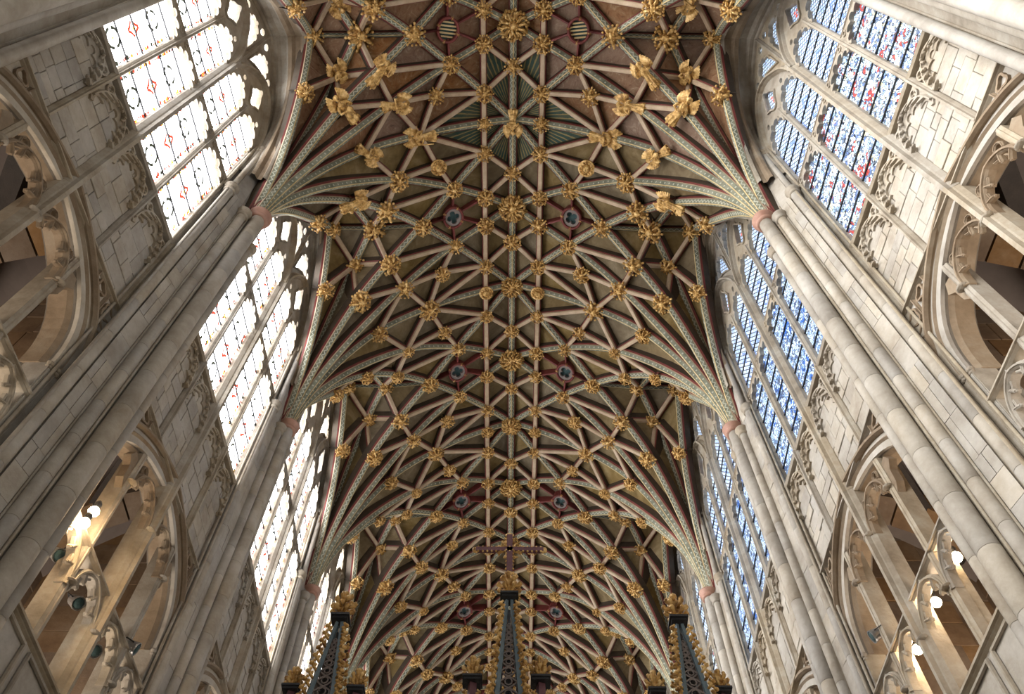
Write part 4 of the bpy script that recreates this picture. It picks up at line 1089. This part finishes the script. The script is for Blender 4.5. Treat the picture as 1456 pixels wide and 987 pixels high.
def spire(loc, height, wid, label, cross=False):
    """tall openwork spire: four slate-blue corner bars, pierced tracery between, gilded crockets and finial"""
    t = empty('gilded_spire', (loc[0], loc[1], loc[2] - height), label, 'spire'); H = height; W = wid
    cor = [(-1, -1), (1, -1), (1, 1), (-1, 1)]
    for x, y in cor:
        m = MB(); m.tube([(x * W, y * W, 0), (x * .035, y * .035, H - .05)], [.05, .028], 4); m.out('corner_bar', ['bluelead'], t)
        n = int(H / .135)
        for j in range(1, n):
            z = j * .135; f = 1 - z / H
            if f < .05: continue
            o = inst('crocket', CROCK, t, Matrix.Translation((x * (W * f + .035), y * (W * f + .035), z)) @ Matrix.Rotation(math.atan2(y, x), 4, 'Z') @ Matrix.Scale(.85, 4))
    for face in range(4):
        R = Matrix.Rotation(PI / 2 * face, 4, 'Z'); m = MB(); z = 0
        while z < H * .82:
            f = 1 - z / H; w = W * f; hh = max(.10, w * 1.5); f2 = 1 - (z + hh) / H; w2 = W * f2
            Y = -W * f; Y2 = -w2
            for i in range(9):
                pass
            for s in (-1, 1):
                pts = [(s * w * .95, Y, z), (s * w * .35, lerp(Y, Y2, .35), z + hh * .35), (0, lerp(Y, Y2, .5), z + hh * .5), (-s * w * .35, lerp(Y, Y2, .65), z + hh * .65), (-s * w2 * .95, Y2, z + hh)]
                m.tube(pts, .013, 4)
            m.tube([(w * .34 * math.cos(a), lerp(Y, Y2, .5 + .3 * math.sin(a)), z + hh * (.99 + .0) + hh * .28 * math.sin(a)) for a in [2 * PI * i / 8 for i in range(9)]], .010, 4)
            z += hh
        o = m.out('pierced_tracery', ['plaster'], t); o.matrix_local = R
    m = MB(); m.tube([(0, 0, 0), (0, 0, H - .2)], [W * .45, .02], 6); m.out('dark_core', ['black'], t)
    m = MB(); m.box((0, 0, H + .0), (.10, .10, .02)); m.box((0, 0, H + .035), (.125, .125, .018)); m.out('cap', ['black'], t)
    m = finial_mb(1.15); m.out('finial', ['gilt'], t, loc=(0, 0, H + .05), smooth=True)
    if cross:
        zb = H + .35; top = zb + .98; arm = zb + .66
        m = MB(); m.box((0, 0, (zb + top) / 2), (.042, .03, (top - zb) / 2)); m.box((0, 0, arm), (.50, .03, .04)); cr = m.out('cross', ['purple'], t)
        m = MB()
        for q in range(-7, 8):
            for s in (-1, 1): m.ball((q * .066, -.02, arm + s * .045), (.018, .02, .018), 4)
        for q in range(12):
            for s in (-1, 1): m.ball((s * .05, -.02, zb + .08 * q), (.018, .02, .02), 4)
        for s in (-1, 1): m.ball((s * .52, 0, arm), (.035, .03, .06), 5); m.ball((s * .49, 0, arm), (.03, .03, .075), 5)
        m.ball((0, 0, top + .01), (.07, .03, .035), 6)
        for a in range(8):
            t_ = PI / 4 * a + PI / 8; m.tube([(.06 * math.cos(t_), 0, arm + .06 * math.sin(t_)), (.17 * math.cos(t_), 0, arm + .17 * math.sin(t_)), (.2 * math.cos(t_ + .3), 0, arm + .2 * math.sin(t_ + .3))], [.02, .02, .01], 5)
            m.ball((.17 * math.cos(t_), 0, arm + .17 * math.sin(t_)), .03, 4)
        m.out('cross_foliage', ['gilt'], cr, smooth=True)
def pinnacle(loc, height, label, s=1.0):
    t = empty('gilded_pinnacle', (loc[0], loc[1], loc[2] - height), label, 'pinnacle'); H = height
    m = MB(); m.tube([(0, 0, 0), (0, 0, H - .05)], [.10, .06], 4); m.out('painted_shaft', ['purple'], t)
    for x, y in ((-1, -1), (1, -1), (1, 1), (-1, 1)):
        for j in range(1, int(H / .15)):
            z = j * .15 - .05; f = lerp(.07, .045, z / H)
            if z > H - .25: continue
            inst('crocket', CROCK, t, Matrix.Translation((x * f, y * f, z)) @ Matrix.Rotation(math.atan2(y, x), 4, 'Z') @ Matrix.Scale(.6, 4))
    m = MB(); m.box((0, 0, H - .03), (.11 * s, .11 * s, .02)); m.box((0, 0, H), (.13 * s, .13 * s, .015)); m.out('cap', ['black'], t)
    m = finial_mb(.95 * s); m.out('finial', ['gilt'], t, loc=(0, 0, H + .01), smooth=True)

# ------------------------------------------------------------------ build
m = MB(); m.box((0, 18, FLOOR - .1), (9.5, 32, .1)); o = m.out('floor', ['floor']); o['kind'] = 'structure'
wn = 1
for side in (-1, 1):
    for k in range(NB):
        build_wall(k, side); build_window(k, side, wn); wn += 1
        if k <= 3: build_arcade(k, side); build_gallery(k, side)
    for k in range(-1, 5): build_pier(k, side)
for k in range(NB): build_vault(k)

angel('R2', 0, 1, 0, 'gilded angel boss on the central ridge, robe above and head toward the altar', 0, 3, PI, .82)
A = 'carved gilded angel '
for sx, S in ((-1, 'left'), (1, 'right')):
    angel('A3', sx, 1, 0, A + ('beside the ridge on the left, holding an upright staff' if sx < 0 else 'on the crosswise rib right of the ridge, folded robe sideways'), 1, 4 if sx < 0 else 3, -sx * PI / 2, .88)
    angel('E', sx, 1, 0, A + 'on the crosswise rib at far %s, lowest before the shafts' % S, 1, 1, sx * 2.2, .78)
    angel('C2', sx, 1, 0, A + 'low on the %s fan, with raised wings beside the window arch' % S, 1, 1, -sx * .7, .92)
    angel('B0', sx, 1, 0, A + 'highest on the %s fan of the nearest bay, near the window side' % S, 2, 0, sx * .8, .88)
    angel('B1', sx, 1, 0, A + 'between the %s fan and the ridge, arms folded over a harp' % S, 1, 2, sx * 1.5, .85)
    angel('C1', sx, 1, 0, A + 'nearest the %s window head, wings spread' % S, 0, 3, -sx * .4, .85)
    angel('C2', sx, -1, 1, A + 'on the second bay at %s, just above the wall arch' % S, 2, 0, sx * 1.4, .85)
    angel('C1', sx, -1, 0, A + 'cut by the top photo edge on the %s' % S, 0, 3, sx * 2.6, .85)

def wpt(D, z, side, out): return (side * (xwall(D) - out), Y1 + D, z)
lamp(wpt(-1.70, 10.57, -1, .16), 'lamp', 'lower glowing globe lamp of the pair in the left gallery')
lamp(wpt(-1.66, 10.89, -1, .16), 'lamp', 'upper glowing globe lamp of the pair in the left gallery')
lamp(wpt(-1.2, 10.49, 1, -.30), 'lamp', 'topmost globe lamp in the right gallery, under a cusped head')
lamp(wpt(-.21, 10.54, 1, -.30), 'lamp', 'middle globe lamp in the right gallery arch')
lamp(wpt(.85, 10.54, 1, -.30), 'lamp', 'lowest globe lamp in the right gallery, over the white floodlight')
floodlight(wpt(-1.21, 10.4, -1, -.30), (0, Y1 - 3, 5), 'round silver floodlight below the left pair of lamps')
floodlight(wpt(-.22, 10.4, -1, -.30), (0, Y1 - 2, 5), 'round silver floodlight in the middle light of the left gallery')
floodlight(wpt(.81, 10.37, -1, -.30), (0, Y1 - 2, 5), 'third silver floodlight behind the left gallery mullion')
floodlight(wpt(1.19, 10.77, -1, .12), (1, Y1 + 4, 8), 'floodlight clamped at the far side of the left gallery arch')
floodlight(wpt(1.23, 11.18, 1, .12), (-1, Y1 + 4, 8), 'silver floodlight at the far side of the right gallery arch')

m = MB(); m.box((0, 9.0, (FLOOR + 6.3) / 2), (2.9, .35, (6.3 - FLOOR) / 2)); o = m.out('altar_screen', ['archstone']); tag(o, 'tall carved altar screen carrying the gilded spires below the picture', 'altar screen')
spire((0.01, 9.0, 9.12), 2.8, .22, 'middle gilded spire carrying the plum coloured cross', True)
spire((-2.25, 9.0, 8.70), 2.4, .24, 'left gilded openwork spire against the bright windows')
spire((2.28, 9.0, 8.70), 2.4, .24, 'right gilded openwork spire against the blue windows')
for x, z, lb in ((-.44, 7.73, 'gilded pinnacle standing just left of the middle spire'), (.41, 7.73, 'gilded pinnacle standing just right of the middle spire'),
                 (-1.86, 7.56, 'small gilded pinnacle at the right foot of the left spire'), (1.83, 7.56, 'small gilded pinnacle at the left foot of the right spire'),
                 (-2.66, 7.58, 'leftmost gilded pinnacle, before the left wall shafts'), (2.64, 7.58, 'rightmost gilded pinnacle, before the right wall shafts')):
    pinnacle((x, 9.0, z), z - 6.3, lb, .85 if abs(x) > .6 else .95)
